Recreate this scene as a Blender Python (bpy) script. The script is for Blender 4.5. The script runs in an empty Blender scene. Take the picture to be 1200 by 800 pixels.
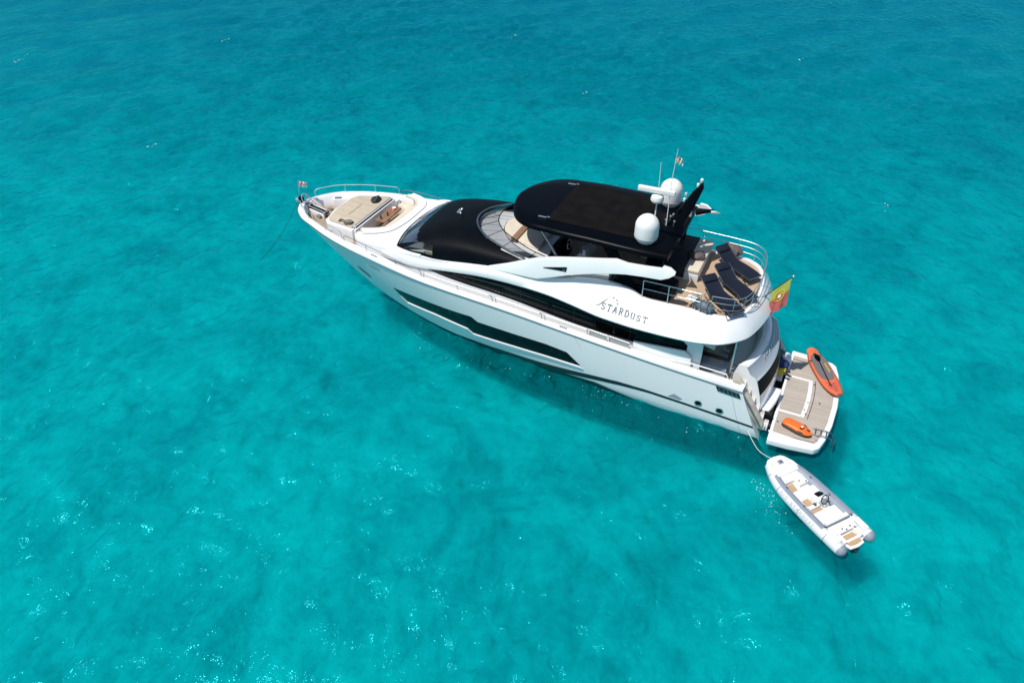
import bpy, bmesh, math, random
import numpy as np
from mathutils import Vector, Matrix

sc = bpy.context.scene
COL = sc.collection
random.seed(4)
R = math.radians

# ------------------------------------------------------------------ camera
cam_d = bpy.data.cameras.new("camera")
cam = bpy.data.objects.new("camera", cam_d)
COL.objects.link(cam)
rt = Vector((-0.90139, -0.43297, -0.00584))
up = Vector((0.26425, -0.56071, 0.78471))
fw = Vector((0.34303, -0.70579, -0.61983))
cam.matrix_world = Matrix(((rt.x, up.x, -fw.x, -0.385),
                           (rt.y, up.y, -fw.y, 25.526),
                           (rt.z, up.z, -fw.z, 21.378),
                           (0, 0, 0, 1)))
cam_d.sensor_width = 36.0
cam_d.lens = 36.0 * 870.0 / 1200.0
cam_d.clip_end = 6000
cam_d.clip_start = 0.2
sc.camera = cam

# ------------------------------------------------------------------ world, sun, exposure
SUN_EL, SUN_AZ = 62.0, 57.0          # azimuth in the ship's own axes, x forward, y to port
world = bpy.data.worlds.new("World")
sc.world = world
world.use_nodes = True
nt = world.node_tree
nt.nodes.clear()
wo = nt.nodes.new("ShaderNodeOutputWorld")
bg = nt.nodes.new("ShaderNodeBackground")
sky = nt.nodes.new("ShaderNodeTexSky")
sky.sky_type = 'NISHITA'
sky.sun_disc = False
sky.sun_elevation = R(SUN_EL)
sky.sun_rotation = R(90 - SUN_AZ)
sky.air_density = 1.0
sky.dust_density = 0.6
bg.inputs[1].default_value = 0.095
nt.links.new(sky.outputs[0], bg.inputs[0])
nt.links.new(bg.outputs[0], wo.inputs[0])

sun_d = bpy.data.lights.new("sun", 'SUN')
sun_d.energy = 4.2
sun_d.angle = R(0.55)
sun_d.color = (1.0, 0.96, 0.90)
sun = bpy.data.objects.new("sun", sun_d)
COL.objects.link(sun)
sdir = Vector((math.cos(R(SUN_EL)) * math.cos(R(SUN_AZ)), math.cos(R(SUN_EL)) * math.sin(R(SUN_AZ)), math.sin(R(SUN_EL))))
sun.rotation_euler = sdir.to_track_quat('Z', 'Y').to_euler()
sun.location = (20, -20, 60)

sc.view_settings.view_transform = 'Standard'
sc.view_settings.look = 'None'
sc.view_settings.exposure = 0.22
sc.view_settings.gamma = 1.0
sc.cycles.use_denoising = True
sc.cycles.max_bounces = 8
sc.cycles.caustics_reflective = False
sc.cycles.caustics_refractive = False
sc.cycles.sample_clamp_indirect = 3.0
sc.cycles.sample_clamp_direct = 12.0
sc.cycles.transparent_max_bounces = 12

# ------------------------------------------------------------------ materials
def mat(name, col, rough=0.5, metal=0.0, coat=0.0, spec=0.5, var=0.0, var_scale=3.0, bump=0.0, bump_scale=40.0):
    m = bpy.data.materials.new(name)
    m.use_nodes = True
    t = m.node_tree
    b = t.nodes["Principled BSDF"]
    b.inputs["Base Color"].default_value = (*col, 1)
    b.inputs["Roughness"].default_value = rough
    b.inputs["Metallic"].default_value = metal
    b.inputs["Specular IOR Level"].default_value = spec
    if coat:
        b.inputs["Coat Weight"].default_value = coat
        b.inputs["Coat Roughness"].default_value = 0.04
    if var or bump:
        tc = t.nodes.new("ShaderNodeTexCoord")
        if var:
            n = t.nodes.new("ShaderNodeTexNoise")
            n.inputs["Scale"].default_value = var_scale
            n.inputs["Detail"].default_value = 6
            mp = t.nodes.new("ShaderNodeMapRange")
            mp.inputs[1].default_value = 0.3
            mp.inputs[2].default_value = 0.7
            mp.inputs[3].default_value = 1 - var
            mp.inputs[4].default_value = 1 + var
            mx = t.nodes.new("ShaderNodeVectorMath")
            mx.operation = 'SCALE'
            mx.inputs[0].default_value = col
            t.links.new(tc.outputs["Object"], n.inputs["Vector"])
            t.links.new(n.outputs["Fac"], mp.inputs[0])
            t.links.new(mp.outputs[0], mx.inputs["Scale"])
            t.links.new(mx.outputs[0], b.inputs["Base Color"])
        if bump:
            n2 = t.nodes.new("ShaderNodeTexNoise")
            n2.inputs["Scale"].default_value = bump_scale
            n2.inputs["Detail"].default_value = 4
            bp = t.nodes.new("ShaderNodeBump")
            bp.inputs["Strength"].default_value = bump
            bp.inputs["Distance"].default_value = 0.02
            t.links.new(tc.outputs["Object"], n2.inputs["Vector"])
            t.links.new(n2.outputs["Fac"], bp.inputs["Height"])
            t.links.new(bp.outputs[0], b.inputs["Normal"])
    return m

def teak_mat(name, c1, c2, caulk, pitch=0.065, axis=1):
    """planks running fore and aft with dark caulking seams and grain"""
    m = bpy.data.materials.new(name)
    m.use_nodes = True
    t = m.node_tree
    b = t.nodes["Principled BSDF"]
    b.inputs["Roughness"].default_value = 0.65
    tc = t.nodes.new("ShaderNodeTexCoord")
    sp = t.nodes.new("ShaderNodeSeparateXYZ")
    t.links.new(tc.outputs["Object"], sp.inputs[0])
    dv = t.nodes.new("ShaderNodeMath"); dv.operation = 'DIVIDE'; dv.inputs[1].default_value = pitch
    t.links.new(sp.outputs[axis], dv.inputs[0])
    fr = t.nodes.new("ShaderNodeMath"); fr.operation = 'FRACT'
    t.links.new(dv.outputs[0], fr.inputs[0])
    fl = t.nodes.new("ShaderNodeMath"); fl.operation = 'FLOOR'
    t.links.new(dv.outputs[0], fl.inputs[0])
    wn = t.nodes.new("ShaderNodeTexWhiteNoise"); wn.noise_dimensions = '1D'
    t.links.new(fl.outputs[0], wn.inputs["W"])
    mpn = t.nodes.new("ShaderNodeMapping")
    mpn.inputs["Scale"].default_value = (1.5, 25, 25) if axis == 1 else (25, 1.5, 25)
    t.links.new(tc.outputs["Object"], mpn.inputs[0])
    no = t.nodes.new("ShaderNodeTexNoise"); no.inputs["Scale"].default_value = 1.5; no.inputs["Detail"].default_value = 5
    t.links.new(mpn.outputs[0], no.inputs["Vector"])
    big = t.nodes.new("ShaderNodeTexNoise"); big.inputs["Scale"].default_value = 1.1; big.inputs["Detail"].default_value = 4
    t.links.new(tc.outputs["Object"], big.inputs["Vector"])
    ad = t.nodes.new("ShaderNodeMath"); ad.operation = 'ADD'
    t.links.new(wn.outputs["Value"], ad.inputs[0]); t.links.new(no.outputs["Fac"], ad.inputs[1])
    ad2 = t.nodes.new("ShaderNodeMath"); ad2.operation = 'ADD'
    t.links.new(ad.outputs[0], ad2.inputs[0]); t.links.new(big.outputs["Fac"], ad2.inputs[1])
    hf = t.nodes.new("ShaderNodeMath"); hf.operation = 'MULTIPLY'; hf.inputs[1].default_value = 0.34
    t.links.new(ad2.outputs[0], hf.inputs[0])
    mx = t.nodes.new("ShaderNodeMix"); mx.data_type = 'RGBA'
    mx.inputs["A"].default_value = (*c1, 1); mx.inputs["B"].default_value = (*c2, 1)
    t.links.new(hf.outputs[0], mx.inputs["Factor"])
    gt = t.nodes.new("ShaderNodeMath"); gt.operation = 'GREATER_THAN'; gt.inputs[1].default_value = 0.91
    t.links.new(fr.outputs[0], gt.inputs[0])
    m2 = t.nodes.new("ShaderNodeMix"); m2.data_type = 'RGBA'
    m2.inputs["B"].default_value = (*caulk, 1)
    t.links.new(gt.outputs[0], m2.inputs["Factor"]); t.links.new(mx.outputs["Result"], m2.inputs["A"])
    t.links.new(m2.outputs["Result"], b.inputs["Base Color"])
    return m

def glass_mat(name, tint, rough=0.03, extra=0.0):
    m = bpy.data.materials.new(name)
    m.use_nodes = True
    t = m.node_tree
    t.nodes.clear()
    o = t.nodes.new("ShaderNodeOutputMaterial")
    tr = t.nodes.new("ShaderNodeBsdfTransparent"); tr.inputs[0].default_value = (*tint, 1)
    gl = t.nodes.new("ShaderNodeBsdfGlossy"); gl.inputs["Roughness"].default_value = rough
    fr = t.nodes.new("ShaderNodeFresnel"); fr.inputs[0].default_value = 1.5
    mx = t.nodes.new("ShaderNodeMixShader")
    ad = t.nodes.new("ShaderNodeMath"); ad.inputs[1].default_value = extra; ad.use_clamp = True
    t.links.new(fr.outputs[0], ad.inputs[0]); t.links.new(ad.outputs[0], mx.inputs[0]); t.links.new(tr.outputs[0], mx.inputs[1]); t.links.new(gl.outputs[0], mx.inputs[2])
    t.links.new(mx.outputs[0], o.inputs[0])
    return m

M = {}
M['white'] = mat("white_gelcoat", (0.78, 0.785, 0.79), 0.22, coat=0.6, var=0.02, var_scale=0.8)
M['hull'] = mat("hull_gelcoat", (0.82, 0.825, 0.83), 0.32, coat=0.10, spec=0.25, var=0.02, var_scale=0.5)
M['matte_white'] = mat("nonslip_white", (0.74, 0.735, 0.72), 0.6, var=0.03, var_scale=2, bump=0.1, bump_scale=120)
M['grey_grp'] = mat("grey_moulding", (0.30, 0.34, 0.39), 0.4)
M['black_gloss'] = mat("black_glass", (0.003, 0.0035, 0.005), 0.08, spec=0.16)
M['black_roof'] = mat("black_mesh_cover", (0.0018, 0.0026, 0.0045), 0.50, spec=0.07, var=0.3, var_scale=1.3, bump=0.12, bump_scale=9)
M['black_paint'] = mat("black_paint", (0.0014, 0.0022, 0.0042), 0.30, spec=0.045)
M['soft_top'] = mat("charcoal_canvas", (0.0060, 0.0055, 0.0055), 0.85, spec=0.06, var=0.3, var_scale=2.0, bump=0.3, bump_scale=14)
M['black_rubber'] = mat("black_rubber", (0.012, 0.012, 0.013), 0.6)
M['antifoul'] = mat("black_antifouling", (0.004, 0.014, 0.020), 0.5)
M['steel'] = mat("polished_steel", (0.60, 0.62, 0.64), 0.48, metal=1.0)
M['chrome_dark'] = mat("brushed_steel", (0.30, 0.31, 0.32), 0.3, metal=1.0)
M['teak'] = teak_mat("fly_teak", (0.56, 0.41, 0.27), (0.36, 0.25, 0.16), (0.16, 0.11, 0.08), 0.075)
M['teak_grey'] = teak_mat("platform_teak", (0.50, 0.44, 0.37), (0.31, 0.265, 0.22), (0.14, 0.12, 0.10), 0.07)
M['teak_bow'] = teak_mat("bow_teak", (0.42, 0.31, 0.21), (0.27, 0.19, 0.12), (0.10, 0.07, 0.05), 0.07)
M['wood_table'] = teak_mat("table_wood", (0.30, 0.17, 0.10), (0.18, 0.10, 0.06), (0.08, 0.05, 0.03), 0.12, axis=0)
M['cream'] = mat("cream_cushion", (0.58, 0.52, 0.415), 0.75, var=0.05, var_scale=3, bump=0.15, bump_scale=8)
M['beige'] = mat("beige_sunpad", (0.45, 0.385, 0.29), 0.8, var=0.06, var_scale=2.5, bump=0.2, bump_scale=6)
M['seam'] = mat("cushion_seam", (0.30, 0.245, 0.175), 0.8)
M['stain'] = mat("worn_step", (0.50, 0.45, 0.38), 0.7, var=0.18, var_scale=5)
M['navy'] = mat("navy_mesh_fabric", (0.004, 0.008, 0.020), 0.75, spec=0.3, var=0.2, var_scale=5, bump=0.2, bump_scale=25)
M['brown_bag'] = mat("taupe_fabric", (0.10, 0.082, 0.078), 0.8, var=0.25, var_scale=8, bump=0.6, bump_scale=12)
M['dark_bag'] = mat("black_bag", (0.016, 0.016, 0.016), 0.7, bump=0.5, bump_scale=15)
M['charcoal_shade'] = mat("charcoal_shade", (0.022, 0.025, 0.029), 0.7, spec=0.2, var=0.25, var_scale=4, bump=0.2, bump_scale=9)
M['grey_bag'] = mat("slate_fabric", (0.10, 0.125, 0.15), 0.6, var=0.4, var_scale=9, bump=0.6, bump_scale=14)
M['orange_board'] = mat("coral_board", (0.60, 0.135, 0.055), 0.42, var=0.10, var_scale=5)
M['board_print'] = mat("board_print", (0.42, 0.085, 0.07), 0.5, var=0.5, var_scale=14)
M['board_edge'] = mat("board_rail", (0.28, 0.06, 0.03), 0.45)
M['pad_grey'] = mat("grey_deck_pad", (0.13, 0.12, 0.12), 0.8, var=0.1, var_scale=20)
M['pad_yellow'] = mat("yellow_print", (0.62, 0.36, 0.05), 0.6)
M['orange'] = mat("orange_plastic", (0.74, 0.145, 0.018), 0.38, coat=0.1, var=0.05, var_scale=6)
M['yellow'] = mat("yellow_rubber", (0.80, 0.62, 0.03), 0.5)
M['blue_cloth'] = mat("blue_cloth", (0.01, 0.035, 0.12), 0.85, bump=0.5, bump_scale=14)
M['green_cloth'] = mat("teal_cloth", (0.02, 0.12, 0.13), 0.85, bump=0.5, bump_scale=14)
M['towel'] = mat("white_towel", (0.72, 0.78, 0.80), 0.9, bump=0.5, bump_scale=18)
M['tube_white'] = mat("hypalon_white", (0.58, 0.60, 0.625), 0.42, var=0.03, var_scale=4)
M['tube_grey'] = mat("hypalon_grey", (0.22, 0.255, 0.31), 0.55, var=0.06, var_scale=5)
M['tan'] = mat("tan_deck_pad", (0.42, 0.285, 0.16), 0.75, var=0.1, var_scale=14)
M['ivory_seat'] = mat("ivory_vinyl", (0.76, 0.75, 0.72), 0.5, bump=0.1, bump_scale=20)
M['letters'] = mat("grey_letters", (0.13, 0.135, 0.145), 0.35, metal=0.4)
M['silver_letters'] = mat("silver_letters", (0.70, 0.72, 0.74), 0.3, metal=0.6)
M['faint_letters'] = mat("pale_letters", (0.36, 0.40, 0.43), 0.5)
M['glass'] = glass_mat("tinted_glass", (0.62, 0.66, 0.66))
M['dark_glass'] = glass_mat("windscreen_glass", (0.26, 0.33, 0.43), 0.05, 0.05)
M['smoke_glass'] = glass_mat("smoked_glass", (0.62, 0.64, 0.66), 0.08)
M['mesh_grey'] = mat("grey_mesh", (0.33, 0.33, 0.32), 0.7, var=0.15, var_scale=30)
M['flag_green'] = mat("flag_green", (0.34, 0.38, 0.06), 0.8)
M['flag_yellow'] = mat("flag_yellow", (0.60, 0.42, 0.06), 0.8)
M['flag_red'] = mat("flag_red", (0.42, 0.10, 0.095), 0.8, var=0.15, var_scale=6)
M['flag_white'] = mat("flag_white", (0.75, 0.72, 0.72), 0.8)
M['flag_pink'] = mat("flag_pink", (0.62, 0.30, 0.34), 0.8)
M['rope'] = mat("white_rope", (0.62, 0.62, 0.58), 0.9)
M['chain'] = mat("chain_dark", (0.02, 0.07, 0.07), 0.6, metal=0.4)
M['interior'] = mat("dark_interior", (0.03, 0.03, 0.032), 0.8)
M['brown_leather'] = mat("brown_leather", (0.30, 0.11, 0.035), 0.5)
M['fruit'] = mat("red_tray", (0.42, 0.085, 0.035), 0.6)
M['red'] = mat("red_plastic", (0.6, 0.02, 0.02), 0.5)

# ------------------------------------------------------------------ mesh builder
class MB:
    def __init__(s):
        s.v = []; s.f = []; s.m = []
    def add(s, vs, fs, mi=0):
        o = len(s.v)
        s.v += [tuple(v) for v in vs]
        for f in fs:
            s.f.append([o + i for i in f]); s.m.append(mi)
        return s
    def box(s, c, d, rz=0.0, mi=0, top=1.0, ry=0.0):
        M_ = Matrix.Rotation(rz, 3, 'Z') @ Matrix.Rotation(ry, 3, 'Y')
        vs = []
        for k in (-1, 1):
            t = top if k > 0 else 1.0
            for (i, j) in ((-1, -1), (1, -1), (1, 1), (-1, 1)):
                vs.append(Vector(c) + M_ @ Vector((i * d[0] / 2 * t, j * d[1] / 2 * t, k * d[2] / 2)))
        return s.add(vs, [(3, 2, 1, 0), (4, 5, 6, 7), (0, 1, 5, 4), (1, 2, 6, 5), (2, 3, 7, 6), (3, 0, 4, 7)], mi)
    def prism(s, poly, z0, z1, mi=0):
        """poly: xy outline; z0, z1 numbers or functions of (x, y)"""
        n = len(poly)
        a = z0 if callable(z0) else (lambda x, y: z0)
        b = z1 if callable(z1) else (lambda x, y: z1)
        vs = [(x, y, a(x, y)) for x, y in poly] + [(x, y, b(x, y)) for x, y in poly]
        fs = [list(range(n))[::-1], list(range(n, 2 * n))]
        fs += [(i, (i + 1) % n, n + (i + 1) % n, n + i) for i in range(n)]
        return s.add(vs, fs, mi)
    def plate(s, pts, off, mi=0):
        """polygon of 3D points thickened by the vector off"""
        n = len(pts)
        off = Vector(off)
        vs = [Vector(q) for q in pts] + [Vector(q) + off for q in pts]
        fs = [list(range(n))[::-1], list(range(n, 2 * n))]
        fs += [(i, (i + 1) % n, n + (i + 1) % n, n + i) for i in range(n)]
        return s.add(vs, fs, mi)
    def grid(s, rows, mi=0, closed=False, skip=None):
        nr, nc = len(rows), len(rows[0])
        vs = [q for r in rows for q in r]
        fs = []
        for i in range(nr - 1):
            for j in range(nc if closed else nc - 1):
                if skip and skip(i, j):
                    continue
                j2 = (j + 1) % nc
                fs.append((i * nc + j, i * nc + j2, (i + 1) * nc + j2, (i + 1) * nc + j))
        return s.add(vs, fs, mi)
    def loft(s, rings, mi=0, caps=True):
        """closed rings with equal counts"""
        n = len(rings[0])
        s.grid(rings, mi, closed=True)
        if caps:
            s.add(rings[0], [list(range(n))[::-1]], mi)
            s.add(rings[-1], [list(range(n))], mi)
        return s
    def tube(s, pts, r, n=7, mi=0, closed=False, caps=True):
        P = [Vector(q) for q in pts]
        rr = r if isinstance(r, (list, tuple)) else [r] * len(P)
        rings = []
        nrm = None
        L = len(P)
        for i, q in enumerate(P):
            if closed:
                t = P[(i + 1) % L] - P[i - 1]
            else:
                t = P[min(i + 1, L - 1)] - P[max(i - 1, 0)]
            t.normalize()
            if nrm is None:
                nrm = t.orthogonal().normalized()
            else:
                nrm = (nrm - t * nrm.dot(t))
                nrm = nrm.normalized() if nrm.length > 1e-6 else t.orthogonal().normalized()
            b = t.cross(nrm)
            rings.append([q + (nrm * math.cos(2 * math.pi * k / n) + b * math.sin(2 * math.pi * k / n)) * rr[i] for k in range(n)])
        if closed:
            rings.append(rings[0])
            s.grid(rings, mi, closed=True)
        else:
            s.loft(rings, mi, caps)
        return s
    def lathe(s, prof, c=(0, 0, 0), n=24, mi=0, axis=None):
        rings = []
        c = Vector(c)
        Q = Vector((0, 0, 1)).rotation_difference(Vector(axis)) if axis else None
        for r, z in prof:
            ring = []
            for k in range(n):
                a = 2 * math.pi * k / n
                q = Vector((r * math.cos(a), r * math.sin(a), z))
                if Q: q = Q @ q
                ring.append(c + q)
            rings.append(ring)
        return s.loft(rings, mi)
    def ball(s, c, rad, n=14, mi=0, squash=(1, 1, 1), lump=0.0):
        rings = []
        for i in range(1, n):
            ph = math.pi * i / n
            ring = []
            for k in range(n * 2):
                a = math.pi * k / n
                q = Vector((math.sin(ph) * math.cos(a), math.sin(ph) * math.sin(a), -math.cos(ph)))
                f = 1 + lump * (math.sin(3.1 * q.x + 5 * q.y + c[0]) + math.sin(4.7 * q.z + 3 * q.x + 7 * q.y + c[1])) * 0.5
                ring.append((c[0] + q.x * rad * squash[0] * f, c[1] + q.y * rad * squash[1] * f, c[2] + q.z * rad * squash[2] * f))
            rings.append(ring)
        return s.loft(rings, mi)

SPLIT = {"cap_badge", "window_bar", "strut", "aft_fin", "cockpit_bar", "side_wing", "hull_window", "window_sill", "boot_stripe", "antifouling", "panel_seam", "saloon_window",
         "rub_rail", "cleat", "tie_down", "dash_patch", "wiper", "mast_light", "antenna_cluster", "overhang_post", "windlass", "bracket", "fitting", "tan_pad", "platform_arm",
         "hatch_seam", "bench_bracket", "flybridge_sunpad", "transom_cheek", "roof_horn", "temple", "settee", "wet_bar", "dashboard", "boarding_gate", "seam", "crest_ring", "backrest", "console",
         "engine_cover", "garage_shade", "helm_console", "windlass", "tread", "side_console", "locker", "saloon_window", "hand_rail"}

def pieces(mb):
    """split a builder into pieces that do not touch one another"""
    n = len(mb.v); par = list(range(n))
    def find(a):
        while par[a] != a:
            par[a] = par[par[a]]; a = par[a]
        return a
    for f in mb.f:
        r0 = find(f[0])
        for i in f[1:]: par[find(i)] = r0
    key = {}
    for i, v in enumerate(mb.v):                      # weld coincident points
        k = (round(v[0], 3), round(v[1], 3), round(v[2], 3))
        if k in key: par[find(i)] = find(key[k])
        else: key[k] = i
    gr = {}
    for i in range(n): gr.setdefault(find(i), []).append(i)
    isl = [(np.array([mb.v[i] for i in ix]).min(0) - .012, np.array([mb.v[i] for i in ix]).max(0) + .012, set(ix)) for ix in gr.values()]
    merged = True
    while merged:
        merged = False
        for a in range(len(isl)):
            for b in range(a + 1, len(isl)):
                if (isl[a][0] <= isl[b][1]).all() and (isl[b][0] <= isl[a][1]).all():
                    isl[a] = (np.minimum(isl[a][0], isl[b][0]), np.maximum(isl[a][1], isl[b][1]), isl[a][2] | isl[b][2])
                    del isl[b]; merged = True; break
            if merged: break
    out = []
    for lo, hi, ix in isl:
        q = MB(); mp = {}
        for i in sorted(ix): mp[i] = len(q.v); q.v.append(mb.v[i])
        for f, m_ in zip(mb.f, mb.m):
            if f[0] in ix: q.f.append([mp[i] for i in f]); q.m.append(m_)
        out.append(q)
    return out

def build(name, mb, mats, parent=None, angle=38.0, bev=0.0, seg=2, loc=None, rz=0.0):
    if name in SPLIT:
        ps = pieces(mb)
        if len(ps) > 1:
            return [build_one(name, q, mats, parent, angle, bev, seg, loc, rz) for q in ps][0]
    return build_one(name, mb, mats, parent, angle, bev, seg, loc, rz)

def build_one(name, mb, mats, parent=None, angle=38.0, bev=0.0, seg=2, loc=None, rz=0.0):
    me = bpy.data.meshes.new(name)
    bm = bmesh.new()
    vs = [bm.verts.new(v) for v in mb.v]
    for f, mi in zip(mb.f, mb.m):
        try:
            fc = bm.faces.new([vs[i] for i in f])
            fc.material_index = mi
        except ValueError:
            pass
    bmesh.ops.remove_doubles(bm, verts=bm.verts, dist=0.0004)
    bmesh.ops.recalc_face_normals(bm, faces=bm.faces)
    if bev > 0:
        es = [e for e in bm.edges if len(e.link_faces) == 2 and e.calc_face_angle(0) > R(30)]
        if es:
            bmesh.ops.bevel(bm, geom=es, offset=bev, offset_type='OFFSET', segments=seg, profile=0.6, affect='EDGES', clamp_overlap=True)
    for f in bm.faces:
        f.smooth = True
    for e in bm.edges:
        if len(e.link_faces) == 2 and e.calc_face_angle(0) > R(angle):
            e.smooth = False
    bm.to_mesh(me); bm.free()
    for m in (mats if isinstance(mats, (list, tuple)) else [mats]):
        me.materials.append(M[m] if isinstance(m, str) else m)
    o = bpy.data.objects.new(name, me)
    COL.objects.link(o)
    if parent: o.parent = parent
    if loc is not None: o.location = loc
    o.rotation_euler.z = rz
    return o

def thing(name, label, cat, loc=(0, 0, 0), rz=0.0, group=None):
    o = bpy.data.objects.new(name, None)
    o.empty_display_size = 0.3
    COL.objects.link(o)
    o.location = loc; o.rotation_euler.z = rz
    o['label'] = label; o['category'] = cat
    if group: o['group'] = group
    return o

def tag(o, label, cat, group=None):
    o['label'] = label; o['category'] = cat
    if group: o['group'] = group
    return o

def tab(*pts):
    xs = [a for a, b in pts]; ys = [b for a, b in pts]
    return lambda x: float(np.interp(x, xs, ys))

def smooth_tab(*pts):
    """monotone-ish Catmull interpolation sampled to a fine table"""
    xs = np.array([a for a, b in pts], float); ys = np.array([b for a, b in pts], float)
    d = np.gradient(ys, xs)
    def f(x):
        x = min(max(x, xs[0]), xs[-1])
        i = int(min(max(np.searchsorted(xs, x) - 1, 0), len(xs) - 2))
        h = xs[i + 1] - xs[i]; t = (x - xs[i]) / h
        return float((2*t**3 - 3*t**2 + 1) * ys[i] + (t**3 - 2*t**2 + t) * h * d[i] + (-2*t**3 + 3*t**2) * ys[i+1] + (t**3 - t**2) * h * d[i+1])
    return f

def spline(pts, n=6, closed=False):
    P = [Vector(q) for q in pts]
    L = len(P); out = []
    rng = range(L if closed else L - 1)
    for i in rng:
        if closed:
            a, b, c, d = P[i - 1], P[i], P[(i + 1) % L], P[(i + 2) % L]
        else:
            a, b, c, d = P[max(i - 1, 0)], P[i], P[i + 1], P[min(i + 2, L - 1)]
        for k in range(n):
            t = k / n
            out.append(0.5 * ((2 * b) + (c - a) * t + (2*a - 5*b + 4*c - d) * t*t + (3*b - a - 3*c + d) * t**3))
    if not closed: out.append(P[-1])
    return out

# ------------------------------------------------------------------ the sea
def axis_coords(lo, hi, a, b, step, grow=1.10, cap=60.0):
    xs = list(np.arange(a, b + step * 0.5, step))
    s = step; x = a; left = []
    while x > lo:
        s = min(s * grow, cap); x -= s; left.append(x)
    s = step; x = xs[-1]; right = []
    while x < hi:
        s = min(s * grow, cap); x += s; right.append(x)
    return np.array(left[::-1] + xs + right)

def make_sea():
    X = axis_coords(-2500, 2500, -20.0, 46.0, 0.135, 1.035)
    Y = axis_coords(-2500, 2500, -38.0, 23.5, 0.135, 1.035)
    nx, ny = len(X), len(Y)
    gx, gy = np.meshgrid(X, Y, indexing='ij')
    sx = np.gradient(X)[:, None] * np.ones((1, ny)); sy = np.ones((nx, 1)) * np.gradient(Y)[None, :]
    sp = np.maximum(sx, sy)
    rng = np.random.default_rng(11)
    z = np.zeros_like(gx); dx = np.zeros_like(gx); dy = np.zeros_like(gx)
    for i in range(96):
        short = i < 60
        lam = float(np.exp(rng.uniform(np.log(0.5), np.log(1.9)) if short else rng.uniform(np.log(1.9), np.log(9.0))))
        th = math.pi + rng.normal(R(8), R(46 if short else 32))
        k = 2 * math.pi / lam
        amp = (0.0138 * lam ** 0.85 if short else 0.0105 * lam ** 0.62) * rng.uniform(0.5, 1.3)
        ph = rng.uniform(0, 2 * math.pi)
        fade = np.clip((lam / sp - 2.2) / 2.0, 0, 1)
        # slow groups so the wavelets come in short crests
        gl = lam * rng.uniform(4, 9); gt = th + rng.uniform(0.6, 2.4)
        grp = 0.55 + 0.45 * np.sin(2 * math.pi / gl * (gx * math.cos(gt) + gy * math.sin(gt)) + rng.uniform(0, 6.28))
        arg = k * (gx * math.cos(th) + gy * math.sin(th)) + ph
        a = amp * fade * grp
        z += a * np.sin(arg)
        dx -= 0.8 * a * np.cos(arg) * math.cos(th)
        dy -= 0.8 * a * np.cos(arg) * math.sin(th)
    # calmer in the lee, right against the hull
    co = np.stack([gx - dx * 0, gy, z], -1)
    co[..., 0] += dx; co[..., 1] += dy
    idx = np.arange(nx * ny).reshape(nx, ny)
    q = np.stack([idx[:-1, :-1], idx[1:, :-1], idx[1:, 1:], idx[:-1, 1:]], -1).reshape(-1, 4)
    me = bpy.data.meshes.new("water")
    me.vertices.add(nx * ny)
    me.vertices.foreach_set("co", co.reshape(-1).astype(np.float32))
    me.loops.add(q.size)
    me.loops.foreach_set("vertex_index", q.reshape(-1).astype(np.int32))
    me.polygons.add(len(q))
    me.polygons.foreach_set("loop_start", (np.arange(len(q)) * 4).astype(np.int32))
    me.polygons.foreach_set("loop_total", np.full(len(q), 4, np.int32))
    me.polygons.foreach_set("use_smooth", np.ones(len(q), bool))
    me.update(); me.validate()
    o = bpy.data.objects.new("water", me)
    COL.objects.link(o)
    o['kind'] = 'structure'
    make_sea.data = (X, Y, co)
    return o

def sea_z(x, y):
    X, Y, co = make_sea.data
    return float(co[int(np.searchsorted(X, x)), int(np.searchsorted(Y, y)), 2])

def node_tools(m):
    t = m.node_tree
    N = t.nodes.new; Lk = t.links.new
    def noise(scale, det, rough, vec, dist=0.0):
        n = N("ShaderNodeTexNoise")
        n.inputs["Scale"].default_value = scale; n.inputs["Detail"].default_value = det
        n.inputs["Roughness"].default_value = rough; n.inputs["Distortion"].default_value = dist
        Lk(vec, n.inputs["Vector"])
        return n.outputs["Fac"]
    def mr(src, a, b_, c, d):
        n = N("ShaderNodeMapRange"); n.interpolation_type = 'SMOOTHSTEP'
        n.inputs[1].default_value = a; n.inputs[2].default_value = b_; n.inputs[3].default_value = c; n.inputs[4].default_value = d
        Lk(src, n.inputs[0]); return n.outputs[0]
    def mth(op, a, b_):
        n = N("ShaderNodeMath"); n.operation = op
        for i, q in enumerate((a, b_)):
            if isinstance(q, (int, float)): n.inputs[i].default_value = q
            else: Lk(q, n.inputs[i])
        return n.outputs[0]
    def mixc(f, a, b_):
        n = N("ShaderNodeMix"); n.data_type = 'RGBA'
        Lk(f, n.inputs["Factor"])
        for k, q in (("A", a), ("B", b_)):
            if isinstance(q, tuple): n.inputs[k].default_value = (*q, 1)
            else: Lk(q, n.inputs[k])
        return n.outputs["Result"]
    return t, N, Lk, noise, mr, mth, mixc

def offshore(N, Lk, mr, mth, obj):
    sp = N("ShaderNodeSeparateXYZ"); Lk(obj, sp.inputs[0])
    d = mth('SUBTRACT', mth('MULTIPLY', sp.outputs[0], 0.30), mth('MULTIPLY', sp.outputs[1], 0.95))
    return mr(d, -18.0, 85.0, 0.0, 1.0)

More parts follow.
